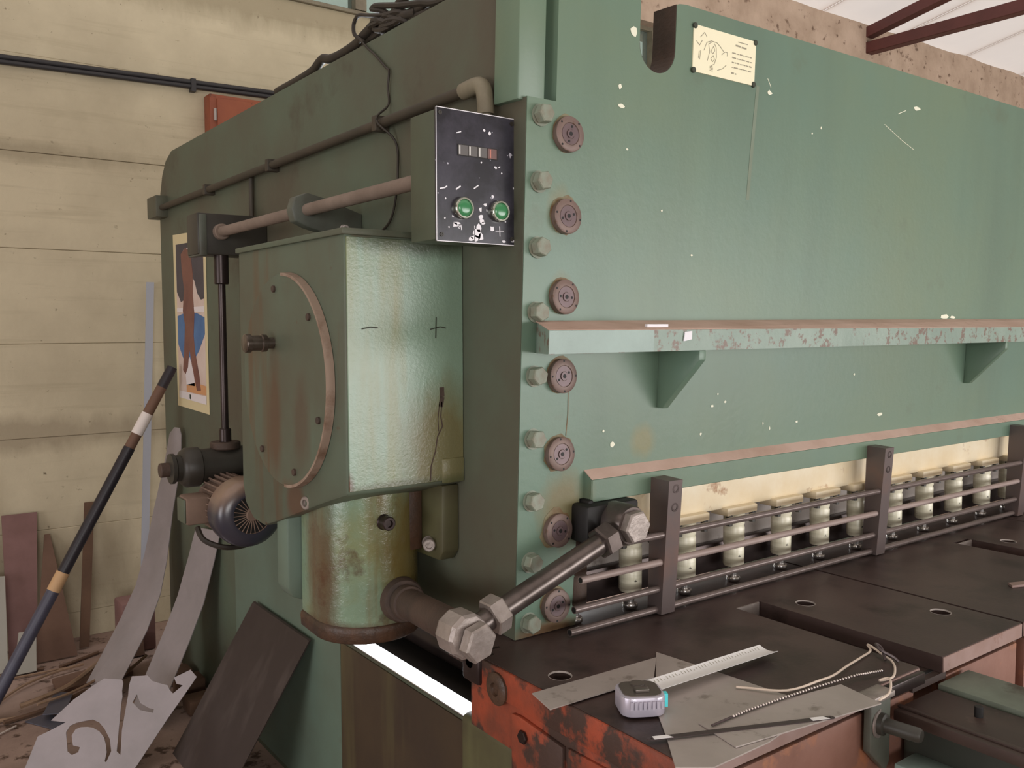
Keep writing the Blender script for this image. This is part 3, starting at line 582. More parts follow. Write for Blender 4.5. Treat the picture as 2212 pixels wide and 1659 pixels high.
# handwritten minus and plus, and a crack in the paint
mk = B()
def ystroke(b, pts, wd, y):
    for (xa, za), (xb, zb) in zip(pts, pts[1:]):
        L_ = math.hypot(xb-xa, zb-za) or 1e-6; ux, uz = -(zb-za)/L_*wd/2, (xb-xa)/L_*wd/2
        b.prism([(xa-ux, za-uz), (xb-ux, zb-uz), (xb+ux, zb+uz), (xa+ux, za+uz)], (0, y, 0), (1, 0, 0), (0, 0, 1), 0.0004)
def gf(px, py):   # measured place on the gearbox front, as share of its width and height
    return (XB+0.303*px, 1.746-0.568*py)
ystroke(mk, [gf(.13, .362), gf(.20, .355), gf(.26, .358)], 0.0028, YG-0.0028)
obj('minus_mark', mk.mesh('minus_mark', 'ink_dark'), gb); mk = B()
ystroke(mk, [gf(.70, .365), gf(.79, .355), gf(.84, .36)], 0.0026, YG-0.0028); ystroke(mk, [gf(.755, .315), gf(.75, .40)], 0.0032, YG-0.0028)
obj('plus_mark', mk.mesh('plus_mark', 'ink_dark'), gb)
ck = B(); ystroke(ck, [gf(.80, .60), gf(.805, .64), gf(.79, .68)], 0.012, YG-0.0028); ystroke(ck, [gf(.80, .66), gf(.79, .72), gf(.805, .76), gf(.76, .80), gf(.74, .86), gf(.70, .92), gf(.695, .98)], 0.003, YG-0.0028); ystroke(ck, [gf(.78, .66), gf(.765, .73), gf(.77, .78)], 0.002, YG-0.0028)
obj('paint_crack', ck.mesh('paint_crack', 'rust_brown'), gb)

# ---- cast column below the gearbox
colp = [(-0.125, 0.10), (-0.13, -0.0)]+[(0.13*math.cos(a)-0.0, 0.13*math.sin(a)) for a in [math.pi+math.pi*i/20 for i in range(1, 20)]]+[(0.13, 0.0), (0.13, 0.10)]
CX, CY = 1.0, 1.97
cl = bmesh.new(); rings = []
for z, s in ((0.80, 1.0), (0.83, 1.0), (0.90, 1.0), (1.16, 0.99), (1.19, 0.99)):
    rings.append([cl.verts.new((CX+p[0]*s, CY+p[1]*s, z)) for p in colp])
for a, b_ in zip(rings, rings[1:]):
    k = len(a)
    for j in range(k): cl.faces.new((a[j], a[(j+1) % k], b_[(j+1) % k], b_[j]))
cl.faces.new(rings[0][::-1]); cl.faces.new(rings[-1])
co = obj('gear_column', B().merge(cl).mesh('gear_column', 'column_green', 0.6), SH, label='oil-stained cast column under the gearbox')
lip = bmesh.new(); rings = []
for z, s in ((0.795, 1.0), (0.799, 1.03), (0.822, 1.04), (0.832, 1.03), (0.836, 1.004)):
    rings.append([lip.verts.new((CX+p[0]*s, CY+p[1]*s-0.001, z+0.0005)) for p in colp])
for a, b_ in zip(rings, rings[1:]):
    k = len(a)
    for j in range(k): lip.faces.new((a[j], a[(j+1) % k], b_[(j+1) % k], b_[j]))
lip.faces.new(rings[0][::-1]); lip.faces.new(rings[-1])
obj('rusty_lip', B().merge(lip).mesh('rusty_lip', 'rust_lip', 0.9), co)
obj('column_flange', B().prism([(0.850, 1.14), (0.850, 0.885), (0.862, 0.862), (0.89, 0.85), (1.14, 0.85), (1.14, 1.14)], (0, 2.17, 0), (1, 0, 0), (0, 0, 1), 0.07, 0.006).mesh('column_flange', 'green_lower'), co)
def socket(p, n, rad, ln, parent, m='steel_dark'):
    n = Vector(n).normalized(); p = Vector(p)
    b = B(); b.lathe(p, n, [(0, rad*1.15), (ln*0.1, rad), (ln-0.002, rad), (ln, rad-0.002), (ln, rad*0.55), (ln-0.006, rad*0.5)], 20); obj('socket_screw', b.mesh('socket_screw', m), parent)
socket((0.985, 1.842, 1.085), (0, -1, 0), 0.0165, 0.028, co)
socket((0.872, 1.972, 1.128), (-1, -0.3, 0), 0.016, 0.035, co, 'steel_hex')
obj('side_bracket', B().prism([(1.765, 1.17), (1.765, 1.01), (1.785, 0.985), (1.90, 0.985), (1.915, 1.0), (1.915, 1.17)], (1.10, 0, 0), (0, 1, 0), (0, 0, 1), 0.046, 0.006).mesh('side_bracket', 'olive'), co)
obj('side_bracket', B().box(1.055, 1.10, 1.858, 1.915, 1.0, 1.17, 0.005).mesh('side_bracket', 'rust_lip'), co)
socket((1.098, 1.825, 1.022), (-0.6, -1, 0), 0.015, 0.03, co, 'steel_hex')

# ---- linkage from the column to the beam
SX, SZ = 0.944, 0.938
S0 = Vector((1.026, 1.84, 0.893)); S1 = Vector((0.946, 1.455, 0.940)); SD = (S1-S0).normalized()
lk = obj('link_shaft', B().cyl(S1, S0, 0.035, seg=32).mesh('link_shaft', 'rust_brown'), SH, label='brown shaft with hexagon joint')
obj('shaft_boss', B().lathe(S0-SD*0.05, SD, [(0, 0.056), (0.075, 0.052), (0.085, 0.048), (0.088, 0.038)], 36).mesh('shaft_boss', 'rust_brown'), lk)
obj('shaft_collar', B().lathe(S0+SD*0.045, SD, [(0, 0.040), (0.02, 0.0415), (0.03, 0.040), (0.032, 0.037)], 36).mesh('shaft_collar', 'rust_brown'), lk)
LA = Vector((0.950, 1.435, 0.940)); LB = Vector((1.385, 1.435, 1.098)); LD = (LB-LA).normalized()
ey = B(); ey.lathe((SX, 1.478, SZ), (0, -1, 0), [(0, 0.042), (0.008, 0.0465), (0.055, 0.0465), (0.064, 0.042)], 10)
obj('joint_block', ey.mesh('joint_block', 'steel_hex', 0.3), lk)
obj('hex_head', B().cyl((SX+0.006, 1.415, SZ-0.006), (SX+0.010, 1.388, SZ-0.008), 0.040, seg=6, bev=0.004, rot=0.2).mesh('hex_head', 'steel_hex', 0.3), lk)
obj('lock_nut', B().cyl(LA+LD*0.056, LA+LD*0.090, 0.040, seg=6, bev=0.003).mesh('lock_nut', 'steel_hex', 0.3), lk)
obj('link_rod', B().cyl(LA+LD*0.02, LB-LD*0.05, 0.0235, seg=28).mesh('link_rod', 'rod_steel'), lk, label='greasy round steel connecting rod')
obj('lock_nut', B().cyl(LB-LD*0.092, LB-LD*0.052, 0.038, seg=6, bev=0.004, rot=0.5).mesh('lock_nut', 'rod_steel', 0.3), lk)
obj('joint_block', B().lathe((LB.x, LB.y+0.05, LB.z), (0, -1, 0), [(0, 0.047), (0.055, 0.047), (0.065, 0.042)], 28).mesh('joint_block', 'rod_steel'), lk)
obj('hex_head', B().cyl((LB.x, 1.424, LB.z), (LB.x, 1.398, LB.z), 0.038, seg=6, bev=0.004, rot=0.1).mesh('hex_head', 'steel_hex', 0.3), lk)
obj('clevis', B().box(1.30, 1.46, 1.475, 1.545, 1.055, 1.142, 0.008).mesh('clevis', 'black'), lk)
obj('clevis', B().box(1.325, 1.345, 1.50, 1.60, 1.04, 1.15, 0.008).mesh('clevis', 'black'), lk)

# ---- control box
CB = obj('control_box', B().box(0.953, XS-0.001, 1.548, 1.648, 1.722, 1.982, 0.003).mesh('control_box', 'box_green'), SH, label='control box with black front panel and two green buttons')
obj('panel', B().box(0.951, XS-0.0005, 1.541, 1.548, 1.719, 1.985, 0.001, 1).mesh('panel', 'panel_black'), CB, label='scratched black front panel')
def cbp(px, py): return (0.953+0.192*px, 1.985-0.265*py)   # share of panel width and height
edge = B()
for (a, b_) in (((0.951, 1.719), (0.951, 1.985)), ((0.951, 1.719), (1.145, 1.719)), ((0.951, 1.985), (1.145, 1.985))):
    ystroke(edge, [a, b_], 0.0016, 1.5412)
obj('worn_edge', edge.mesh('worn_edge', 'chip_white'), CB)
wx0, wz1 = cbp(0.25, 0.255); wx1, wz0 = cbp(0.775, 0.345)
obj('counter_window', B().box(wx0, wx1, 1.5402, 1.5412, wz0, wz1).mesh('counter_window', 'black'), CB)
for i in range(4):
    xa = wx0+0.002+(wx1-wx0-0.004)*i/4; xb = wx0+0.002+(wx1-wx0-0.004)*(i+1)/4-0.0012
    obj('digit_wheel', B().box(xa, xb, 1.5388, 1.5402, wz0+0.0015, wz1-0.0015, 0.0005, 1).mesh('digit_wheel', 'digit_dull_red' if i == 3 else 'digit_grey'), CB)
    xm = xa+(0.0025, 0.0035, 0.0035, 0.0065)[i]
    obj('digit', B().box(xm-0.0018, xm+0.0018, 1.5383, 1.5388, wz0+0.003, wz1-0.003, 0.0002, 1).mesh('digit', 'digit_red' if i == 3 else 'digit_white'), CB)
for px in (0.31, 0.785):
    bx, bz = cbp(px, 0.745)
    rg = B(); rg.lathe((bx, 1.541, bz), (0, -1, 0), [(0, 0.0225), (0.010, 0.0225), (0.012, 0.0210), (0.012, 0.0180), (0.009, 0.0172)], 32)
    bt = obj('button_ring', rg.mesh('button_ring', 'chrome'), CB)
    obj('push_button', B().lathe((bx, 1.541, bz), (0, -1, 0), [(0, 0.017), (0.010, 0.017), (0.0125, 0.0145), (0.0140, 0.009), (0.0145, 0.001)], 28).mesh('push_button', 'button_green'), CB, label='round green push button')
for (px, py) in ((0.035, 0.04), (0.965, 0.04), (0.05, 0.955), (0.965, 0.955)):
    bx, bz = cbp(px, py)
    obj('panel_screw', B().lathe((bx, 1.541, bz), (0, -1, 0), [(0, 0.0045), (0.002, 0.0045), (0.002, 0.0025), (0.0012, 0.002)], 14).mesh('panel_screw', 'gear_dark'), CB)
sc = B()
for (px, py, s, sx) in [(0.61, 0.70, 0.004, 1), (0.55, 0.80, 0.006, 0.9), (0.545, 0.74, 0.005, 0.7), (0.56, 0.83, 0.005, 1.3), (0.50, 0.93, 0.012, .8), (0.52, 0.89, 0.010, .6), (0.48, 0.965, 0.008, 1.4), (0.55, 0.955, 0.008, 1), (0.42, 0.975, 0.004, 2), (0.22, 0.875, 0.005, 1.2), (0.27, 0.89, 0.004, .6), (0.24, 0.86, 0.003, 3), (0.60, 0.125, 0.0032, 1), (0.67, 0.14, 0.0036, 1), (0.70, 0.885, 0.006, 1), (0.58, 0.845, 0.003, 2), (0.42, 0.70, 0.002, 1), (0.71, 0.63, 0.0035, 1), (0.78, 0.665, 0.003, 1), (0.63, 0.745, 0.003, .5), (0.90, 0.78, 0.003, .5), (0.88, 0.82, 0.002, 1), (0.28, 0.82, 0.002, 1), (0.19, 0.81, 0.002, 1), (0.09, 0.83, 0.002, 1), (0.75, 0.40, 0.003, 1.3), (0.80, 0.395, 0.0025, 1), (0.83, 0.44, 0.002, 1), (0.56, 0.375, 0.002, 1), (0.1, 0.68, .002, 1), (0.14, 0.895, 0.002, 1), (0.98, 0.97, 0.003, 2), (0.99, 0.55, 0.003, .5), (0.86, 0.98, .003, 1.5)]:
    xx, zz = cbp(px, py); n = 8; s = s*1.25
    sc.prism([(xx+s*sx*random.uniform(0.5, 1)*math.cos(2*math.pi*i/n), zz+s*random.uniform(0.5, 1)*math.sin(2*math.pi*i/n)) for i in range(n)], (0, 1.5409, 0), (1, 0, 0), (0, 0, 1), 0.0004)
for pts, wd in (([(0.24, 0.175), (0.28, 0.165), (0.30, 0.16)], 0.002), ([(0.23, 0.605), (0.29, 0.575)], 0.003), ([(0.46, 0.585), (0.52, 0.555)], 0.0025), ([(0.03, 0.61), (0.09, 0.60), (0.12, 0.585)], 0.0025), ([(0.745, 0.90), (0.86, 0.895)], 0.0016), ([(0.80, 0.86), (0.805, 0.94)], 0.0018), ([(0.47, 0.87), (0.47, 0.99)], 0.0022), ([(0.22, 0.865), (0.28, 0.895)], 0.002), ([(0.29, 0.87), (0.30, 0.91)], 0.002)):
    ystroke(sc, [cbp(*p) for p in pts], wd, 1.5409)
o = obj('scratch_mark', sc.mesh('scratch_mark', 'chip_white'), CB); o['kind'] = 'stuff'

# ---- conduit on the side plate
cp_ = obj('conduit_pipe', B().cyl((1.122, 1.66, 2.072), (1.122, 4.20, 2.072), 0.013, seg=14).mesh('conduit_pipe', 'pipe_dark'), SH, label='steel conduit along the side plate')
obj('conduit_elbow', B().tube([(1.122, 1.70, 2.072), (1.122, 1.645, 2.074), (1.122, 1.622, 2.062), (1.122, 1.614, 2.03), (1.122, 1.612, 2.005)], 0.0185, 14).mesh('conduit_elbow', 'conduit_grey'), cp_)
obj('conduit_drop', B().cyl((1.122, 1.612, 1.98), (1.122, 1.612, 2.02), 0.013, seg=14).mesh('conduit_drop', 'conduit_grey'), cp_)
obj('junction_box', B().box(1.095, 1.15, 4.14, 4.285, 2.03, 2.125, 0.004).mesh('junction_box', 'green_side'), cp_)
for yy in (2.1, 2.85, 3.5): obj('pipe_clip', B().box(1.105, XS, yy-0.012, yy+0.012, 2.052, 2.092, 0.003).mesh('pipe_clip', 'pipe_dark'), cp_)
obj('conduit_drop', B().cyl((1.135, 3.07, 1.78), (1.135, 3.07, 2.072), 0.009, seg=10).mesh('conduit_drop', 'pipe_dark'), cp_)

# ---- adjusting shaft with bearing bracket, bevel box and vertical shaft
AX, AZ = 0.985, 1.856
ash = obj('adjusting_shaft', B().cyl((AX, 1.648, AZ), (AX, 2.98, AZ), 0.0165, seg=20).mesh('adjusting_shaft', 'pipe_dusty'), SH, label='dusty horizontal adjusting shaft')
obj('bearing_bracket', B().prism([(AX-0.045, AZ+0.0), (AX-0.035, AZ+0.032), (AX, AZ+0.046), (AX+0.05, AZ+0.035), (XS, AZ-0.0), (XS, AZ-0.075), (AX+0.06, AZ-0.06), (AX, AZ-0.046), (AX-0.035, AZ-0.032)], (0, 2.29, 0), (1, 0, 0), (0, 0, 1), 0.04, 0.004).mesh('bearing_bracket', 'bracket_green'), ash)
socket((1.09, 2.25, AZ-0.045), (0, -1, 0), 0.011, 0.015, ash, 'steel_plain')
obj('bevel_box', B().box(AX-0.075, XS, 2.955, 3.07, AZ-0.075, AZ+0.06, 0.004).mesh('bevel_box', 'gear_dark'), ash)
obj('bevel_box_cheek', B().box(AX-0.070, AX-0.045, 2.95, 3.08, AZ-0.080, AZ+0.055, 0.004).mesh('bevel_box_cheek', 'bracket_green'), ash)
obj('shaft_collar', B().cyl((AX, 2.93, AZ), (AX, 2.965, AZ), 0.026, seg=20, bev=0.003).mesh('shaft_collar', 'pipe_dusty'), ash)
VX, VY = 0.995, 2.985
obj('vertical_shaft', B().cyl((VX, VY, 1.10), (VX, VY, 1.80), 0.0125, seg=16).mesh('vertical_shaft', 'steel_dark'), ash)
obj('shaft_sleeve', B().cyl((VX, VY, 1.685), (VX, VY, 1.79), 0.024, seg=20, bev=0.003).mesh('shaft_sleeve', 'steel_dark'), ash)
obj('shaft_sleeve', B().cyl((VX, VY, 1.13), (VX, VY, 1.20), 0.02, seg=20, bev=0.003).mesh('shaft_sleeve', 'steel_dark'), ash)
obj('shaft_guide', B().box(1.06, XS, 2.97, 3.0, 1.06, 1.80).mesh('shaft_guide', 'green_side'), ash)

# ---- worm drum and electric motor behind the gearbox
wd = obj('worm_drum', B().lathe((1.146, 2.985, 1.078), (-1, 0, 0), [(0, 0.058), (0.24, 0.058), (0.245, 0.066), (0.285, 0.066), (0.30, 0.056), (0.305, 0.040)], 36).mesh('worm_drum', 'gear_dark'), SH, label='dark cylindrical worm drive housing')
obj('drum_nut', B().lathe((0.845, 2.985, 1.078), (-1, 0, 0), [(0, 0.044), (0.018, 0.044), (0.022, 0.050), (0.034, 0.050), (0.038, 0.034)], 24).mesh('drum_nut', 'gear_dark', 0.4), wd)
obj('drum_stud', B().cyl((0.81, 2.985, 1.076), (0.778, 2.985, 1.076), 0.024, seg=12, bev=0.003).mesh('drum_stud', 'rust_brown'), wd)
obj('worm_cap', B().cyl((VX, VY, 1.13), (VX, VY, 1.155), 0.05, seg=24, bev=0.004).mesh('worm_cap', 'rust_brown'), wd)
MX, MY, MZ = 0.968, 2.69, 0.962
mo = obj('electric_motor', B().cyl((MX, MY+0.04, MZ), (MX, MY+0.27, MZ), 0.083, seg=36).mesh('electric_motor', 'motor_dust'), SH, label='dusty electric motor with finned body and fan cowl')
fins = B()
for k in range(30):
    a = 2*math.pi*k/30
    c, s_ = math.cos(a), math.sin(a)
    fins.hull8([(MX+0.080*c-0.002*s_, MY+0.075, MZ+0.080*s_+0.002*c), (MX+0.080*c+0.002*s_, MY+0.075, MZ+0.080*s_-0.002*c), (MX+0.097*c+0.002*s_, MY+0.075, MZ+0.097*s_-0.002*c), (MX+0.097*c-0.002*s_, MY+0.075, MZ+0.097*s_+0.002*c)],
               [(MX+0.080*c-0.002*s_, MY+0.24, MZ+0.080*s_+0.002*c), (MX+0.080*c+0.002*s_, MY+0.24, MZ+0.080*s_-0.002*c), (MX+0.097*c+0.002*s_, MY+0.24, MZ+0.097*s_-0.002*c), (MX+0.097*c-0.002*s_, MY+0.24, MZ+0.097*s_+0.002*c)])
obj('cooling_fin', fins.mesh('cooling_fin', 'motor_dust'), mo)
cow = B(); cow.lathe((MX, MY+0.075, MZ), (0, -1, 0), [(0, 0.108), (0.055, 0.109), (0.08, 0.104), (0.096, 0.089), (0.102, 0.066), (0.102, 0.060), (0.094, 0.058)], 40)
obj('fan_cowl', cow.mesh('fan_cowl', 'motor_blue'), mo, label='dark blue domed fan cowl')
obj('fan_void_shade', B().cyl((MX, MY-0.0205, MZ), (MX, MY-0.0225, MZ), 0.059, seg=28).mesh('fan_void_shade', 'black'), mo)  # black disc paints the shade behind the grille
for k in range(26):
    a = 2*math.pi*k/26; c, s_ = math.cos(a), math.sin(a)
    obj('grille_bar', B().cyl((MX+0.020*c, MY-0.026, MZ+0.020*s_), (MX+0.060*c, MY-0.026, MZ+0.060*s_), 0.0016, seg=6).mesh('grille_bar', 'motor_dust'), mo)
obj('grille_hub', B().cyl((MX, MY-0.022, MZ), (MX, MY-0.030, MZ), 0.021, seg=20, bev=0.003).mesh('grille_hub', 'motor_dust'), mo)
tb_ = obj('terminal_box', B().box(MX-0.155, MX-0.075, MY+0.13, MY+0.22, MZ-0.045, MZ+0.045, 0.010).mesh('terminal_box', 'motor_dust'), mo)
obj('terminal_lid', B().box(MX-0.161, MX-0.153, MY+0.137, MY+0.213, MZ-0.038, MZ+0.038, 0.004).mesh('terminal_lid', 'green_side'), mo)
obj('motor_lead', B().tube([(MX-0.12, MY+0.14, MZ-0.055), (MX-0.11, MY+0.10, MZ-0.09), (MX-0.05, MY+0.07, MZ-0.115), (MX+0.04, MY+0.09, MZ-0.115), (MX+0.13, MY+0.12, MZ-0.07)], 0.009, 8).mesh('motor_lead', 'cable_black'), mo)
obj('motor_mount', B().box(MX+0.05, XS, MY+0.12, MY+0.24, MZ-0.06, MZ+0.06, 0.004).mesh('motor_mount', 'gear_dark'), mo)

# ---- dark shaft inside the throat, with an added dark screen behind it
obj('throat_shaft', B().cyl((1.335, 1.62, 0.632), (1.335, 3.4, 0.632), 0.045, seg=28).mesh('throat_shaft', 'steel_dark'), SH, label='dark round shaft inside the frame throat')
obj('throat_blocker', B().box(1.45, 1.47, 1.66, 3.6, 0.0, 0.775).mesh('throat_blocker', 'dark_cavity'), SH)  # added dark panel, shuts out the bright view through the throat
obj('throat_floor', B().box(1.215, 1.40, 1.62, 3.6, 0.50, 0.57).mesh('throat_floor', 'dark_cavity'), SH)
sw = B()
for k in range(16):
    yy = 1.66+0.02*k; sw.tube([(1.335+random.uniform(-.02, .02), yy, 0.675), (1.31+random.uniform(-.03, .02), yy-0.02, 0.69+random.uniform(0, .03)), (1.29, yy-0.04+random.uniform(-.03, .03), 0.685+random.uniform(-.01, .02))], 0.003, 4, 3)
o = obj('metal_swarf', sw.mesh('metal_swarf', 'steel_dark'), SH); o['kind'] = 'stuff'

# ---- table
TZ = 0.85
def slab(x0, x1, y0, y1, holes, name='table_slab'):
    return plate_mesh(name, [(x0, y0), (x1, y0), (x1, y1), (x0, y1)], [circ(a, b_, 0.0235, 24) for a, b_ in holes], (0, 0, TZ-0.0175), (1, 0, 0), (0, 1, 0), 0.035, 'steel_table')
tbase = obj('table_bed', B().box(1.06, 4.2, 0.955, 1.575, 0.60, 0.814, 0.004).mesh('table_bed', 'rusty_face'), SH, label='rusty bed under the table plates')
s_list = [((1.035, 1.720, 0.929, 1.64), [(1.103, 1.332)]), ((1.720, 1.812, 1.400, 1.64), []), ((1.812, 2.170, 0.929, 1.64), [(1.891, 1.32), (2.096, 1.082)]), ((2.180, 2.800, 0.929, 1.64), []), ((2.800, 2.890, 1.412, 1.64), []), ((2.890, 3.30, 0.929, 1.64), [(2.962, 1.316), (3.15, 1.08)]), ((3.306, 4.2, 0.929, 1.64), [])]
for (a, hs) in s_list: obj('table_slab', slab(*a, hs), tbase)
for (hx_, hy_) in ((1.103, 1.332), (1.891, 1.32), (2.096, 1.082), (2.962, 1.316), (3.15, 1.08)):
    obj('counterbore_bolt', B().lathe((hx_, hy_, 0.815), (0, 0, 1), [(0, 0.017), (0.008, 0.017), (0.010, 0.015), (0.010, 0.009), (0.004, 0.008)], 20).mesh('counterbore_bolt', 'steel_dark'), tbase)
    obj('hole_rim', B().lathe((hx_, hy_, TZ-0.003), (0, 0, 1), [(0, 0.0232), (0.0036, 0.0245), (0.0038, 0.0236), (0.0005, 0.0222)], 28, False).mesh('hole_rim', 'steel_plain'), tbase)
for xx in (1.7225, 2.8025):
    obj('slot_end', B().box(xx, xx+0.085, 1.396, 1.4005, 0.816, 0.8495).mesh('slot_end', 'steel_hex'), tbase)  # end wall coloured light because it faces the light
for xa, xb in ((1.035, 1.7195), (1.8125, 2.1715), (2.1785, 2.7995), (2.8905, 3.2995)):
    obj('slab_front', B().box(xa+0.001, xb-0.001, 0.926, 0.9295, 0.816, 0.8485, 0.001, 1).mesh('slab_front', 'steel_face'), tbase)
    obj('bed_front', B().box(xa+0.03, xb-0.005, 0.935, 0.957, 0.62, 0.802, 0.003).mesh('bed_front', 'rusty_face'), tbase)
obj('bed_joint_shade', B().box(1.07, 3.3, 0.946, 0.956, 0.80, 0.8155).mesh('bed_joint_shade', 'black'), tbase)  # black strip deepens the shade in the gap under the slabs
obj('slot_floor', B().box(1.70, 1.83, 0.93, 1.40, 0.80, 0.8145).mesh('slot_floor', 'arm_rust'), tbase)

# orange end casting at the left end of the table
oc = obj('end_casting', B().box(1.037, 1.075, 0.95, 1.555, 0.655, 0.814, 0.004).mesh('end_casting', 'orange'), SH, label='orange flaking end casting of the table')
obj('casting_top_strip', B().box(1.029, 1.0365, 0.94, 1.555, 0.785, 0.8488, 0.003).mesh('casting_top_strip', 'orange'), oc)
obj('casting_plate', B().prism([(1.235, 0.762), (1.235, 0.655), (1.395, 0.655), (1.395, 0.77), (1.37, 0.773)], (1.028, 0, 0), (0, 1, 0), (0, 0, 1), 0.01, 0.002).mesh('casting_plate', 'orange'), oc)
obj('casting_plate', B().prism([(0.955, 0.772), (0.955, 0.655), (1.225, 0.655), (1.225, 0.764)], (1.031, 0, 0), (0, 1, 0), (0, 0, 1), 0.008, 0.002).mesh('casting_plate', 'orange'), oc)
obj('casting_boss', B().lathe((1.03, 1.443, 0.805), (-1, 0, 0), [(0, 0.034), (0.006, 0.034), (0.010, 0.028), (0.010, 0.014), (0.004, 0.012)], 28).mesh('casting_boss', 'rust_lip'), oc)
obj('casting_bolt', B().cyl((1.028, 1.353, 0.738), (1.020, 1.353, 0.738), 0.014, seg=6, bev=0.002).mesh('casting_bolt', 'steel_dark'), oc)
obj('hinge_pin', B().cyl((1.02, 1.535, 0.835), (1.10, 1.535, 0.835), 0.016, seg=16, bev=0.002).mesh('hinge_pin', 'steel_dark'), oc)
obj('casting_block', B().box(1.02, 1.07, 1.50, 1.565, 0.79, 0.852, 0.008).mesh('casting_block', 'steel_dark'), oc)
obj('table_leg', B().box(1.035, 1.12, 1.385, 1.60, 0.0, 0.70, 0.02, 4).mesh('table_leg', 'olive'), SH, label='olive green table leg')
obj('lower_body', B().box(1.12, 4.2, 1.0, 1.58, 0.0, 0.60, 0.01).mesh('lower_body', 'green_lower'), SH)
obj('grey_lug', B().prism([(1.10, 0.69), (1.10, 0.60), (1.28, 0.60), (1.26, 0.672)], (1.005, 0, 0), (0, 1, 0), (0, 0, 1), 0.015, 0.002).mesh('grey_lug', 'steel_plain'), oc)

# support arm running forward from the table slot
sa = obj('support_arm', B().box(1.66, 1.90, -0.35, 0.926, 0.60, 0.782, 0.008).mesh('support_arm', 'arm_dark'), SH, label='front support arm of the table')
obj('arm_top_plate', B().box(1.788, 1.915, -0.36, 0.924, 0.786, 0.800, 0.002).mesh('arm_top_plate', 'arm_green'), sa)
obj('arm_rail', B().box(1.615, 1.780, -0.36, 0.922, 0.770, 0.792, 0.003).mesh('arm_rail', 'arm_rust'), sa)
obj('arm_rail_groove', B().box(1.63, 1.64, -0.36, 0.922, 0.792, 0.797, 0.001).mesh('arm_rail_groove', 'arm_rust'), sa)
obj('arm_lug', B().box(1.585, 1.662, 0.74, 0.90, 0.675, 0.70, 0.003).mesh('arm_lug', 'ledge_clean'), sa)
obj('arm_bolt', B().cyl((1.715, 0.805, 0.79), (1.715, 0.805, 0.813), 0.008, seg=10, bev=0.001).mesh('arm_bolt', 'black'), sa)
obj('stop_bar', B().box(1.55, 1.715, 0.912, 0.926, 0.822, 0.846, 0.002).mesh('stop_bar', 'steel_dark'), sa)
# clamp bracket with a stub bolt at the front edge
cbk = obj('clamp_bracket', B().prism([(1.518, 0.846), (1.585, 0.846), (1.585, 0.70), (1.572, 0.685), (1.518, 0.735)], (0, 0.926, 0), (1, 0, 0), (0, 0, 1), 0.016, 0.002).mesh('clamp_bracket', 'bracket_green'), SH, label='green clamp bracket on the table edge')
obj('bracket_socket', B().box(1.505, 1.575, 0.895, 0.935, 0.838, 0.850, 0.003).mesh('bracket_socket', 'steel_hex'), cbk)
obj('stub_bolt', B().lathe((1.548, 0.912, 0.786), (0.15, -1, 0), [(0, 0.021), (0.012, 0.021), (0.014, 0.014), (0.075, 0.014), (0.080, 0.011)], 20).mesh('stub_bolt', 'gear_dark'), cbk)
obj('washer', B().lathe((1.548, 0.9125, 0.786), (0.15, -1, 0), [(0, 0.028), (0.003, 0.028), (0.003, 0.02)], 20).mesh('washer', 'steel_hex'), cbk)

# ================================================================== POSTER AND CABLES
PS = thing('poster', 'narrow faded poster with cream border stuck to the green side plate', 'poster', (XS-0.003, 3.84, 1.186))
def pp(a, b_): return (4.066-0.45*a, 1.945-0.76*b_)   # across (towards the gearbox) and down
def pprism(b, pts, d, th=0.0004): b.prism([pp(*p) for p in pts], (XS-d, 0, 0), (0, 1, 0), (0, 0, 1), -th)
b = B(); pprism(b, [(0, 0), (1, 0.02), (1, 1.0), (0.03, 0.99)], 0.0012, 0.0008); obj('paper', b.mesh('paper', 'poster_cream'), PS)
def pr_(name, m, shapes, d):
    b = B()
    for s_ in shapes: pprism(b, s_, d)
    obj(name, b.mesh(name, m), PS)
pr_('printed_ground', 'poster_pink', [[(0.09, 0.06), (0.93, 0.07), (0.93, 0.92), (0.09, 0.91)]], 0.0022)
pr_('printed_dark', 'poster_dark', [[(0.10, 0.06), (0.93, 0.07), (0.93, 0.38), (0.84, 0.385), (0.74, 0.35), (0.66, 0.28), (0.55, 0.24), (0.45, 0.30), (0.34, 0.38), (0.22, 0.39), (0.10, 0.33)]], 0.0028)
pr_('printed_blue', 'poster_blue', [[(0.10, 0.47), (0.30, 0.455), (0.70, 0.455), (0.93, 0.48), (0.93, 0.57), (0.75, 0.66), (0.55, 0.73), (0.40, 0.72), (0.25, 0.71), (0.10, 0.63)]], 0.0028)
pr_('printed_stripe', 'poster_white', [[(0.09, 0.425), (0.93, 0.42), (0.93, 0.45), (0.09, 0.445)]], 0.0031)
pr_('printed_figure', 'poster_red', [[(0.26, 0.12), (0.40, 0.09), (0.56, 0.11), (0.62, 0.24), (0.60, 0.36), (0.64, 0.46), (0.60, 0.58), (0.64, 0.68), (0.74, 0.80), (0.78, 0.88), (0.66, 0.885), (0.54, 0.76), (0.46, 0.66), (0.40, 0.76), (0.32, 0.80), (0.24, 0.78), (0.30, 0.64), (0.34, 0.52), (0.28, 0.44), (0.34, 0.32), (0.28, 0.22)]], 0.0034)
pr_('printed_light', 'poster_white', [[(0.30, 0.75), (0.46, 0.70), (0.56, 0.78), (0.60, 0.86), (0.34, 0.86)]], 0.0031)
pr_('printed_light', 'poster_white', [[(0.09, 0.90), (0.93, 0.905), (0.93, 0.95), (0.09, 0.94)]], 0.0031)
pr_('printed_light', 'poster_white', [[(0.34, 0.10), (0.52, 0.09), (0.50, 0.115), (0.36, 0.125)]], 0.0031)
pr_('printed_orange', 'poster_orange', [[(0.34, 0.86), (0.62, 0.84), (0.93, 0.85), (0.93, 0.90), (0.34, 0.90)]], 0.0031)
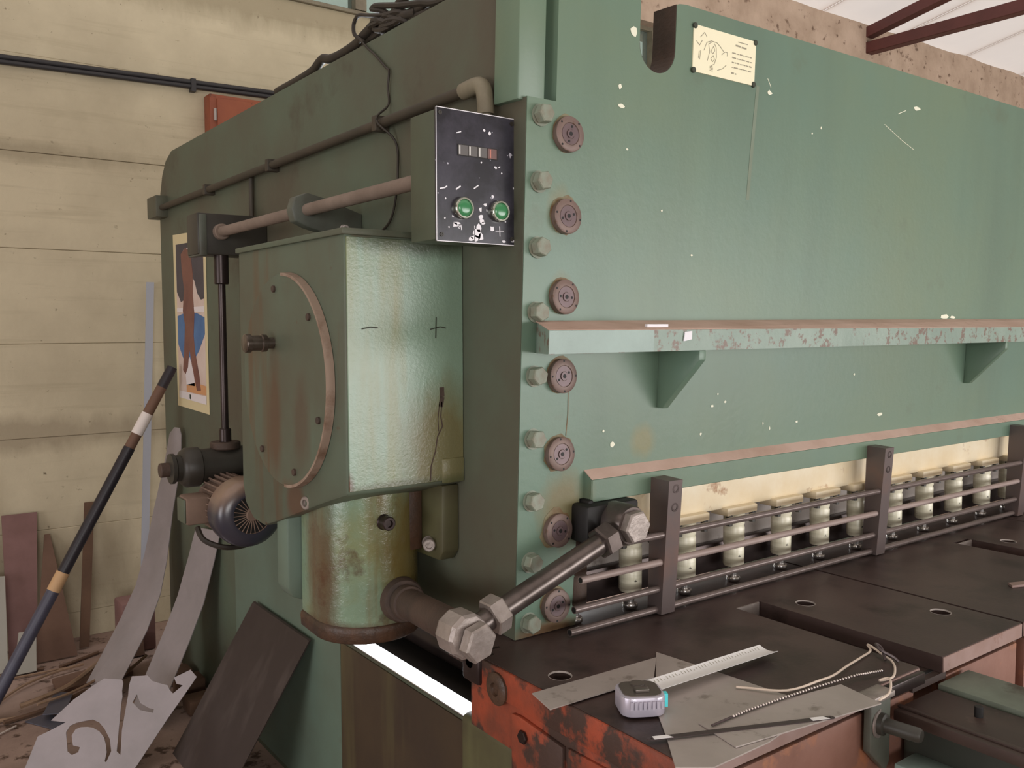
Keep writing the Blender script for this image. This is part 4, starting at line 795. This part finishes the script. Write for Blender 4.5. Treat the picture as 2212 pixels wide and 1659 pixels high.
pr_('printed_mark', 'ink_dark', [[(0.43, 0.912), (0.47, 0.912), (0.47, 0.94), (0.43, 0.935)]], 0.0036)

CBL = thing('cable_bundle', 'tangled bundle of dark cables lying on top of the side plate', 'cables', (1.17, 2.3, 2.31))
cabA = [(1.17, 2.90, 2.327), (1.17, 2.744, 2.327), (1.17, 2.651, 2.329), (1.17, 2.603, 2.334), (1.17, 2.562, 2.347), (1.17, 2.534, 2.350), (1.17, 2.489, 2.338), (1.17, 2.419, 2.334), (1.17, 2.322, 2.339), (1.17, 2.249, 2.355), (1.17, 2.202, 2.362), (1.17, 2.10, 2.350), (1.18, 2.00, 2.34)]
obj('cable', B().tube(cabA, 0.014, 10).mesh('cable', 'cable_black'), CBL)
obj('cable', B().tube([(1.185, 2.50, 2.322), (1.18, 2.419, 2.322), (1.18, 2.298, 2.333), (1.18, 2.226, 2.340), (1.18, 2.12, 2.345), (1.18, 1.95, 2.326), (1.18, 1.75, 2.324)], 0.010, 8).mesh('cable', 'cable_black'), CBL)
obj('cable_loop', B().tube([(1.16, 2.25, 2.325), (1.15, 2.287, 2.352), (1.15, 2.296, 2.378), (1.15, 2.283, 2.394), (1.15, 2.258, 2.398), (1.16, 2.22, 2.389), (1.165, 2.15, 2.372), (1.17, 2.08, 2.36)], 0.0055, 8).mesh('cable', 'cable_black'), CBL)
obj('cable_loop', B().tube([(1.19, 2.12, 2.325), (1.18, 2.157, 2.381), (1.17, 2.205, 2.402), (1.17, 2.222, 2.409), (1.17, 2.19, 2.408), (1.17, 2.071, 2.376), (1.17, 1.966, 2.352), (1.17, 1.876, 2.330), (1.17, 1.70, 2.323)], 0.0085, 8).mesh('cable', 'cable_black'), CBL)
obj('cable', B().tube([(1.19, 2.18, 2.33), (1.18, 2.135, 2.352), (1.18, 2.092, 2.382), (1.18, 2.055, 2.400), (1.20, 1.98, 2.46), (1.25, 1.85, 2.60), (1.35, 1.70, 3.4), (1.38, 1.68, 4.92)], 0.014, 10).mesh('cable', 'cable_black'), CBL)
obj('cable', B().tube([(1.19, 2.16, 2.325), (1.18, 2.114, 2.350), (1.18, 1.99, 2.347), (1.18, 1.936, 2.356), (1.19, 1.90, 2.39), (1.22, 1.80, 2.50), (1.36, 1.62, 3.4), (1.43, 1.66, 4.92)], 0.011, 10).mesh('cable', 'cable_black'), CBL)
tg = B()
for k in range(9):
    ph = random.uniform(0, 6.28); a1, a2 = random.uniform(0.035, 0.075), random.uniform(0.010, 0.022); yc = 2.13+random.uniform(-.04, .05)
    tg.tube([(1.175+0.02*math.sin(ph+t_*6.28), yc+a1*math.cos(ph+t_*6.28), 2.346+a2*math.sin(ph*2+t_*6.28)+0.004*math.sin(t_*17)) for t_ in [i/10 for i in range(10)]], 0.0075, 6, 3)
obj('cable_knot', tg.mesh('cable', 'cable_black'), CBL)
thin = [(1.15, 2.26, 2.325), (1.138, 2.229, 2.320), (1.139, 2.21, 2.305), (1.139, 2.183, 2.285), (1.139, 2.148, 2.262), (1.139, 2.092, 2.218), (1.139, 2.075, 2.204), (1.139, 2.082, 2.164), (1.139, 2.08, 2.12), (1.100, 2.075, 2.075), (1.139, 2.044, 2.02), (1.139, 2.034, 1.943), (1.139, 2.043, 1.885), (1.139, 2.081, 1.818), (1.139, 2.19, 1.775)]
solo('hanging_wire', B().tube(thin, 0.0032, 6, 5).mesh('hanging_wire', 'cable_black'), 'thin black wire hanging down the green side plate', 'cable')

# ================================================================== THINGS ON THE TABLE
def flat(name, pts, z, th, m, label, cat):
    b = B(); b.prism(pts, (0, 0, z), (1, 0, 0), (0, 1, 0), th)
    return solo(name, b.mesh(name, m), label, cat)
flat('steel_strip', [(0.981, 1.213), (1.238, 1.206), (1.317, 1.276), (0.998, 1.288)], 0.8543, 0.002, 'steel_plain', 'flat bare steel strip overhanging the orange end of the table', 'steel strip')
flat('steel_sheet', [(1.343, 1.302), (1.252, 1.214), (1.129, 1.089), (1.07, 1.01), (1.011, 0.936), (1.060, 0.900), (1.20, 0.902), (1.395, 0.935), (1.378, 1.01), (1.363, 1.152)], 0.8512, 0.0025, 'steel_plain', 'large bare steel sheet under the tape measure', 'steel sheet')
flat('steel_sheet', [(1.154, 1.016), (1.136, 0.919), (1.483, 0.870), (1.500, 0.964)], 0.8545, 0.0025, 'steel_plain', 'small rectangular steel sheet on top of the large bare sheet', 'steel sheet')
flat('steel_offcut', [(2.44, 1.07), (2.60, 1.01), (2.615, 1.03), (2.46, 1.09)], 0.8505, 0.006, 'steel_face', 'small steel offcut lying alone on the dark table plates', 'steel offcut')
TM = thing('tape_measure', 'silver tape measure with its white blade pulled out', 'tape measure', (1.115, 1.13, 0.8505))
tA = Vector((1.036, 1.106, 0)); ax_ = Vector((0.871, -0.491, 0)).normalized(); ay_ = Vector((0.491, 0.871, 0))
tO = Vector((1.116, 1.122, 0.8540))
def rrect(w_, h_, rad, n=6):
    out = []
    for cx_, cy_, a0 in ((w_/2-rad, h_/2-rad, 0), (-w_/2+rad, h_/2-rad, R90), (-w_/2+rad, -h_/2+rad, 2*R90), (w_/2-rad, -h_/2+rad, 3*R90)):
        out += [(cx_+rad*math.cos(a0+R90*i/n), cy_+rad*math.sin(a0+R90*i/n)) for i in range(n+1)]
    return out
obj('case', B().prism(rrect(0.082, 0.078, 0.022), tO, ax_, ay_, 0.036, 0.004).mesh('case', 'tape_case'), TM)
obj('top_plate', B().prism(rrect(0.070, 0.066, 0.018), tO+Vector((0, 0, 0.0355)), ax_, ay_, 0.0025).mesh('top_plate', 'tape_top'), TM)
rib = B()
for k in range(8):
    o_ = tO+ax_*(-0.028+0.008*k)-ay_*0.0390
    rib.prism([(0, 0.016), (0.005, 0.016), (0.005, 0.030), (0, 0.030)], o_-ay_*0.0016, ax_, (0, 0, 1), 0.0025)
obj('grip_rib', rib.mesh('grip_rib', 'tape_case'), TM)
obj('lock_button', B().prism(rrect(0.026, 0.018, 0.003), tO+Vector((0, 0, 0.038))-ay_*0.012, ax_, ay_, 0.006, 0.001).mesh('lock_button', 'tape_top'), TM)
obj('hub_disc', B().cyl(tO+Vector((0, 0, 0.038))+ay_*0.018, tO+Vector((0, 0, 0.041))+ay_*0.018, 0.013, seg=20).mesh('hub_disc', 'tape_top'), TM)
obj('end_tab', B().prism([(0, 0), (0.007, 0), (0.007, 0.024), (0, 0.024)], tO+ax_*0.041-ay_*0.004+Vector((0, 0, 0.008)), ax_, (0, 0, 1), 0.012).mesh('end_tab', 'cyan'), TM, label='turquoise tab')
bl0 = Vector((1.150, 1.142, 0.872)); bl1 = Vector((1.523, 1.150, 0.862)); bd = (bl1-bl0).normalized(); bw = Vector((-bd.y, bd.x, 0)).normalized()
tbm = bmesh.new(); rows = []
for i in range(9):
    c = bl0.lerp(bl1, i/8)
    rows.append([tbm.verts.new(c+bw*0.0235*s_+Vector((0, 0, 0.006*s_*s_))) for s_ in (-1, -.5, 0, .5, 1)])
for a, b_ in zip(rows, rows[1:]):
    for j in range(4): tbm.faces.new((a[j], a[j+1], b_[j+1], b_[j]))
ext = bmesh.ops.extrude_face_region(tbm, geom=tbm.faces[:]); 
for v in [g for g in ext['geom'] if isinstance(g, bmesh.types.BMVert)]: v.co.z -= 0.0006
obj('blade', B().merge(tbm).mesh('blade', 'tape_blade'), TM, label='white tape blade with millimetre marks')
tk = B()
for k in range(40):
    c = bl0+bd*(0.025+0.0085*k)+bw*0.012+Vector((0, 0, 0.0018)); l_ = 0.006 if k % 5 else 0.012
    tk.hull8([c-bd*0.0005, c+bd*0.0005, c+bd*0.0005+bw*l_+Vector((0, 0, 0.003)), c-bd*0.0005+bw*l_+Vector((0, 0, 0.003))], [v+Vector((0, 0, 0.0003)) for v in (c-bd*0.0005, c+bd*0.0005, c+bd*0.0005+bw*l_+Vector((0, 0, 0.003)), c-bd*0.0005+bw*l_+Vector((0, 0, 0.003)))])
obj('millimetre_mark', tk.mesh('millimetre_mark', 'ink_grey'), TM)
# hacksaw blade
HS = thing('hacksaw_blade', 'dark narrow hacksaw blade with holed ends', 'saw blade', (1.2, 0.955, 0.857))
ha = Vector((1.036, 1.023, 0.8580)); hb2 = Vector((1.360, 0.886, 0.8580)); hd = (hb2-ha).normalized(); hw = Vector((-hd.y, hd.x, 0)); hl = (hb2-ha).length
ol = [(0, -.003), (.004, -.006), (hl-.004, -.006), (hl, -.003), (hl, .003), (hl-.004, .006), (.004, .006), (0, .003)]
obj('blade', plate_mesh('blade', [(p[0], p[1]) for p in ol], [circ(0.008, 0, 0.002, 10), circ(hl-0.008, 0, 0.002, 10)], ha, hd, hw, 0.0012, 'saw_dark'), HS)
for s0, s1 in ((0.011, 0.045), (hl-0.045, hl-0.011)):
    obj('bare_end', B().prism([(s0, -.0055), (s1, -.0055), (s1-0.008, .0055), (s0, .0055)], ha+Vector((0, 0, .0008)), hd, hw, 0.0004).mesh('bare_end', 'tape_blade'), HS)
# bead chain
BC = thing('bead_chain', 'thin bead chain lying across the steel sheets', 'chain', (1.35, 0.985, 0.858))
cpt = [Vector(p) for p in ((1.158, 0.989, 0.8605), (1.25, 0.990, 0.8605), (1.347, 0.985, 0.8605), (1.45, 0.977, 0.8605), (1.554, 0.965, 0.8605), (1.624, 0.950, 0.858))]
obj('core', B().tube(cpt, 0.0022, 6, 5).mesh('core', 'saw_dark'), BC)
dense = []
for a, b_ in zip(cpt, cpt[1:]):
    for k in range(13): dense.append(a.lerp(b_, k/13))
beadm = bmesh.new(); bmesh.ops.create_icosphere(beadm, subdivisions=1, radius=0.0024); bme = B().merge(beadm).mesh('bead', 'bead')
for p in dense[8:]: obj('bead', bme, BC, p+Vector((0, -0.0006, 0.0016)))
# white wire
wr = [(1.325, 1.074, .858), (1.338, 1.06, .858), (1.382, 1.0, .862), (1.463, 0.986, .866), (1.512, 0.988, .864), (1.588, 1.008, .858), (1.66, 1.022, .855), (1.708, 1.03, .856), (1.729, 1.05, .858), (1.722, 1.037, .861), (1.70, 0.993, .858), (1.694, 0.975, .856), (1.666, 0.95, .855), (1.613, 0.924, .856), (1.565, 0.923, .862), (1.575, 0.91, .868), (1.552, 0.892, .866), (1.52, 0.878, .862), (1.482, 0.873, .862)]
solo('wire', B().tube(wr, 0.0023, 8, 5).mesh('wire', 'wire_white'), 'pale insulated wire curling across the table to the bracket', 'wire')
solo('wire_tie', B().tube([(1.69, 0.985, .8535), (1.70, 1.0, .872), (1.695, 1.01, .880), (1.685, 0.995, .874), (1.70, 0.975, .862), (1.705, 0.965, .8535)], 0.003, 6, 5).mesh('wire_tie', 'saw_dark'), 'small dark wire twist where the chain meets the pale wire', 'wire')

# ================================================================== THINGS LEANING AND LYING AT THE LEFT
# dark plate leaning on the side plate
solo('steel_plate', B().hull8([(1.131, 3.109, 0.545), (1.131, 2.61, 0.545), (0.868, 2.74, 0.006), (0.868, 3.24, 0.006)], [(1.123, 3.109, 0.543), (1.123, 2.61, 0.543), (0.862, 2.74, 0.0), (0.862, 3.24, 0.0)]).mesh('steel_plate', 'sheet_dark'), 'dark mill-scale steel plate leaning against the green machine', 'steel plate')
def strip(cen, hw, m, label, wdir):
    wv = Vector(wdir).normalized()
    b = B(); b.ribbon(cen, [wv*h for h in hw], 0.003)
    return solo('sheet_strip', b.mesh('sheet_strip', m), label, 'steel strip')
strip([(1.118, 3.985, 1.10), (1.112, 3.99, 1.07), (1.107, 4.02, 0.95), (1.085, 4.12, 0.71), (1.045, 4.11, 0.51), (0.995, 4.06, 0.38), (0.92, 4.02, 0.245), (0.835, 3.97, 0.13), (0.76, 3.93, 0.03)], [0.02, 0.045, 0.062, 0.075, 0.09, 0.10, 0.11, 0.11, 0.11], 'sheet_grey', 'long bowed grey sheet strip with rounded top leaning behind the cut sheet', (0.28, -0.96, 0))
strip([(1.122, 3.60, 0.72), (1.100, 3.625, 0.60), (1.06, 3.655, 0.425), (0.995, 3.63, 0.295), (0.915, 3.60, 0.15), (0.85, 3.57, 0.03)], [0.105, 0.11, 0.115, 0.115, 0.115, 0.115], 'sheet_grey', 'short straight grey sheet strip leaning below the motor', (0.16, -0.98, 0.08))
# cut scrap sheet with curved slots
shA = Vector((0.569, 3.253, 0.030)); shX = Vector((0.804, -0.594, 0)); shY = Vector((0.382, 0.517, 0.766))
outer = [(-0.226, -0.034), (-0.2, 0.002), (-0.189, 0.104), (-0.139, 0.11), (-0.1, 0.125), (-0.105, 0.152), (-0.159, 0.158), (-0.1, 0.231), (-0.044, 0.281), (-0.01, 0.306), (0.056, 0.302), (0.063, 0.29), (0.066, 0.262), (0.073, 0.24), (0.075, 0.215), (0.101, 0.054), (0.117, 0.042), (0.101, 0.124), (0.092, 0.246), (0.086, 0.28), (0.088, 0.314), (0.145, 0.317), (0.166, 0.297), (0.19, 0.29), (0.227, 0.281), (0.237, 0.265), (0.252, 0.252), (0.281, 0.281), (0.257, 0.287), (0.243, 0.309), (0.297, 0.338), (0.325, 0.312), (0.312, 0.284), (0.251, 0.16), (0.183, 0.008), (0.16, -0.034)]
cslot = [(-0.094, 0.118), (-0.086, 0.140), (-0.067, 0.15), (-0.041, 0.156), (-0.011, 0.161), (0.014, 0.151), (0.038, 0.13), (0.066, 0.095), (0.082, 0.054), (0.074, 0.018), (0.068, 0.021), (0.067, 0.051), (0.057, 0.077), (0.044, 0.101), (0.022, 0.121), (-0.003, 0.133), (-0.023, 0.136), (-0.047, 0.135), (-0.063, 0.128), (-0.071, 0.107), (-0.057, 0.074), (-0.031, 0.068), (-0.032, 0.051), (-0.051, 0.042), (-0.07, 0.054)]
outer2 = [p for p in outer if p not in ((-0.139, 0.11), (-0.1, 0.125))]; outer2.insert(3, (-0.15, 0.125))
slot2 = [(0.123, 0.249), (0.143, 0.218), (0.179, 0.2), (0.196, 0.197), (0.196, 0.184), (0.169, 0.189), (0.146, 0.194), (0.114, 0.221)]
solo('scrap_sheet', plate_mesh('scrap_sheet', outer2, [cslot, slot2], shA, shX, shY, 0.003, 'sheet_grey'), 'grey scrap sheet with a curved cut-out slot and a slit', 'scrap sheet')
# long pole with taped bands
PO = thing('taped_pole', 'long dark pole with white and tan tape bands leaning on the machine', 'pole', (0.34, 3.925, 0.0))
def pole_pt(z):
    t_ = z/1.36; return (0.335+0.765*t_, 3.925+0.055*t_, z)
for (za, zb, m, nm, rr_) in ((1.28, 1.365, 'pole_navy', 'pole_tip', 0.022), (1.17, 1.28, 'pole_brown', 'wooden_section', 0.022), (1.085, 1.17, 'tape_white', 'tape_band', 0.0245), (1.03, 1.085, 'pole_brown', 'wooden_section', 0.022), (0.545, 1.03, 'pole_navy', 'pole_shaft', 0.024), (0.475, 0.545, 'tape_tan', 'tape_band', 0.0265), (0.012, 0.475, 'pole_blue', 'pole_shaft', 0.025)):
    obj(nm, B().cyl(pole_pt(za), pole_pt(zb), rr_, seg=18).mesh(nm, m), PO)
# things leaning on the back wall
def board(name, top, bot, th, m, label, cat):
    (ax, ay, az), (bx, by, bz) = top; (cx_, cy_, cz_), (dx, dy, dz) = bot   # top left, top right, bottom left, bottom right
    q = [Vector(top[0]), Vector(top[1]), Vector(bot[1]), Vector(bot[0])]
    nrm = (q[1]-q[0]).cross(q[3]-q[0]).normalized()
    if nrm.y > 0: nrm = -nrm
    return solo(name, B().hull8(q, [v+nrm*th for v in q]).mesh(name, m), label, cat)
board('steel_plate', ((0.515, 4.735, 0.655), (0.663, 4.735, 0.655)), ((0.505, 4.56, 0.005), (0.620, 4.56, 0.005)), 0.008, 'plate_redbrown', 'red-brown rusty steel plate leaning on the concrete wall', 'steel plate')
board('steel_plate', ((0.40, 4.60, 0.41), (0.505, 4.60, 0.40)), ((0.37, 4.44, 0.005), (0.485, 4.44, 0.005)), 0.006, 'offcut_pale', 'pale grey plate leaning in front of the red-brown plate', 'steel plate')
board('steel_plate', ((0.692, 4.735, 0.54), (0.716, 4.735, 0.54)), ((0.60, 4.48, 0.005), (0.775, 4.48, 0.005)), 0.006, 'plate_brown', 'brown tapering steel plate leaning on the wall beside the flat bar', 'steel plate')
board('flat_bar', ((0.873, 4.735, 0.675), (0.918, 4.735, 0.675)), ((0.800, 4.57, 0.005), (0.842, 4.57, 0.005)), 0.012, 'wood_dark', 'dark narrow flat bar leaning on the concrete wall', 'steel bar')
board('steel_offcut', ((0.535, 4.47, 0.165), (0.605, 4.47, 0.16)), ((0.50, 4.38, 0.004), (0.588, 4.38, 0.004)), 0.01, 'offcut_pale', 'small pale rectangular offcut standing at the foot of the plates', 'steel offcut')
LP = thing('angle_profile', 'tall pale grey metal angle leaning on the concrete wall', 'metal profile', (1.09, 4.6, 0))
obj('front_flange', B().hull8([(1.188, 4.700, 1.765), (1.225, 4.700, 1.765), (1.118, 4.60, 0.004), (1.081, 4.60, 0.004)], [(1.188, 4.704, 1.765), (1.225, 4.704, 1.765), (1.118, 4.604, 0.004), (1.081, 4.604, 0.004)]).mesh('front_flange', 'aluminium'), LP)
obj('side_flange', B().hull8([(1.222, 4.704, 1.765), (1.225, 4.704, 1.765), (1.118, 4.604, 0.004), (1.115, 4.604, 0.004)], [(1.222, 4.738, 1.765), (1.225, 4.738, 1.765), (1.118, 4.638, 0.004), (1.115, 4.638, 0.004)]).mesh('side_flange', 'aluminium'), LP)
board('steel_bar', ((0.385, 4.735, 1.02), (0.425, 4.735, 1.02)), ((0.40, 4.64, 0.004), (0.44, 4.64, 0.004)), 0.012, 'wood_dark', 'dark upright bar beside the red-brown plate', 'steel bar')
# sticks and offcuts on the floor
def stick(pts, rr_, m, label):
    return solo('wood_stick', B().tube(pts, rr_, 6, 4).mesh('wood_stick', m), label, 'stick')
stick([(0.47, 3.955, 0.025), (0.549, 3.967, 0.035), (0.663, 4.028, 0.04), (0.815, 4.201, 0.05), (0.9, 4.30, 0.05)], 0.011, 'wood', 'long pale bent wooden stick curving across the floor')
stick([(0.36, 4.02, 0.010), (0.492, 4.173, 0.02), (0.631, 4.269, 0.02), (0.767, 4.301, 0.02)], 0.006, 'wood', 'thin pale stick behind the long bent stick')
stick([(0.849, 3.92, 0.07), (0.979, 4.061, 0.085)], 0.007, 'wood', 'short pale stick between the two grey strips')
solo('metal_sliver', B().tube([(0.33, 3.74, 0.006), (0.436, 3.81, 0.008)], 0.004, 6, 4).mesh('metal_sliver', 'bead'), 'short bright metal sliver on the floor', 'sliver')
stick([(0.40, 3.86, 0.012), (0.56, 3.90, 0.012), (0.72, 4.00, 0.012)], 0.009, 'wood_dark', 'dark stick in front of the long bent stick')
stick([(0.45, 4.345, 0.008), (0.701, 4.33, 0.010)], 0.005, 'wood', 'thin straight stick near the leaning plates')
stick([(0.36, 3.90, 0.010), (0.46, 3.88, 0.010)], 0.008, 'wood', 'short pale wooden stick at the foot of the taped pole')
stick([(0.52, 3.88, 0.046), (0.66, 3.93, 0.046), (0.78, 4.02, 0.046)], 0.006, 'wood', 'thin pale stick lying across the dark bluish offcut')
stick([(0.50, 4.40, 0.008), (0.62, 4.385, 0.008)], 0.007, 'wood_dark', 'short dark stick at the foot of the brown tapering plate')
stick([(0.68, 4.36, 0.008), (0.86, 4.45, 0.008)], 0.008, 'wood_dark', 'short dark stick in front of the dark flat bar')
board('wood_plank', ((0.62, 4.18, 0.012), (0.93, 4.24, 0.012)), ((0.62, 4.05, 0.002), (0.93, 4.09, 0.002)), 0.016, 'plate_brown', 'flat rust-brown plank lying under the sticks', 'plank')
board('wood_plank', ((0.93, 4.345, 0.09), (1.03, 4.345, 0.09)), ((0.93, 4.31, 0.0), (1.03, 4.31, 0.0)), 0.02, 'plate_brown', 'brown board lying behind the grey strips', 'plank')
flat('steel_offcut', [(0.602, 4.003), (0.527, 3.80), (0.60, 3.76), (0.664, 3.957)], 0.03, 0.004, 'offcut_blue', 'dark bluish square offcut lying beside the cut sheet', 'steel offcut')
flat('steel_offcut', [(0.47, 3.84), (0.55, 3.70), (0.62, 3.74), (0.55, 3.87)], 0.002, 0.004, 'offcut_blue', 'grey offcut flat on the floor by the cut sheet', 'steel offcut')
for k in range(3):
    yy = 3.55+0.17*k
    b = B(); b.box(1.0+0.01*k, 1.12, yy-0.05, yy+0.05, 0.0, 0.06+0.02*(k % 2), 0.01)
    solo('scrap_block', b.mesh('scrap_block', 'wood_dark'), ['dark scrap block behind the dark leaning plate', 'dark scrap block behind the short grey strip', 'dark scrap block between the two grey strips'][k], 'block')
solo('scrap_box', B().box(0.95, 1.10, 4.36, 4.52, 0.0, 0.24, 0.01).mesh('scrap_box', 'plate_redbrown'), 'reddish box standing on the floor behind the bowed strip', 'box')
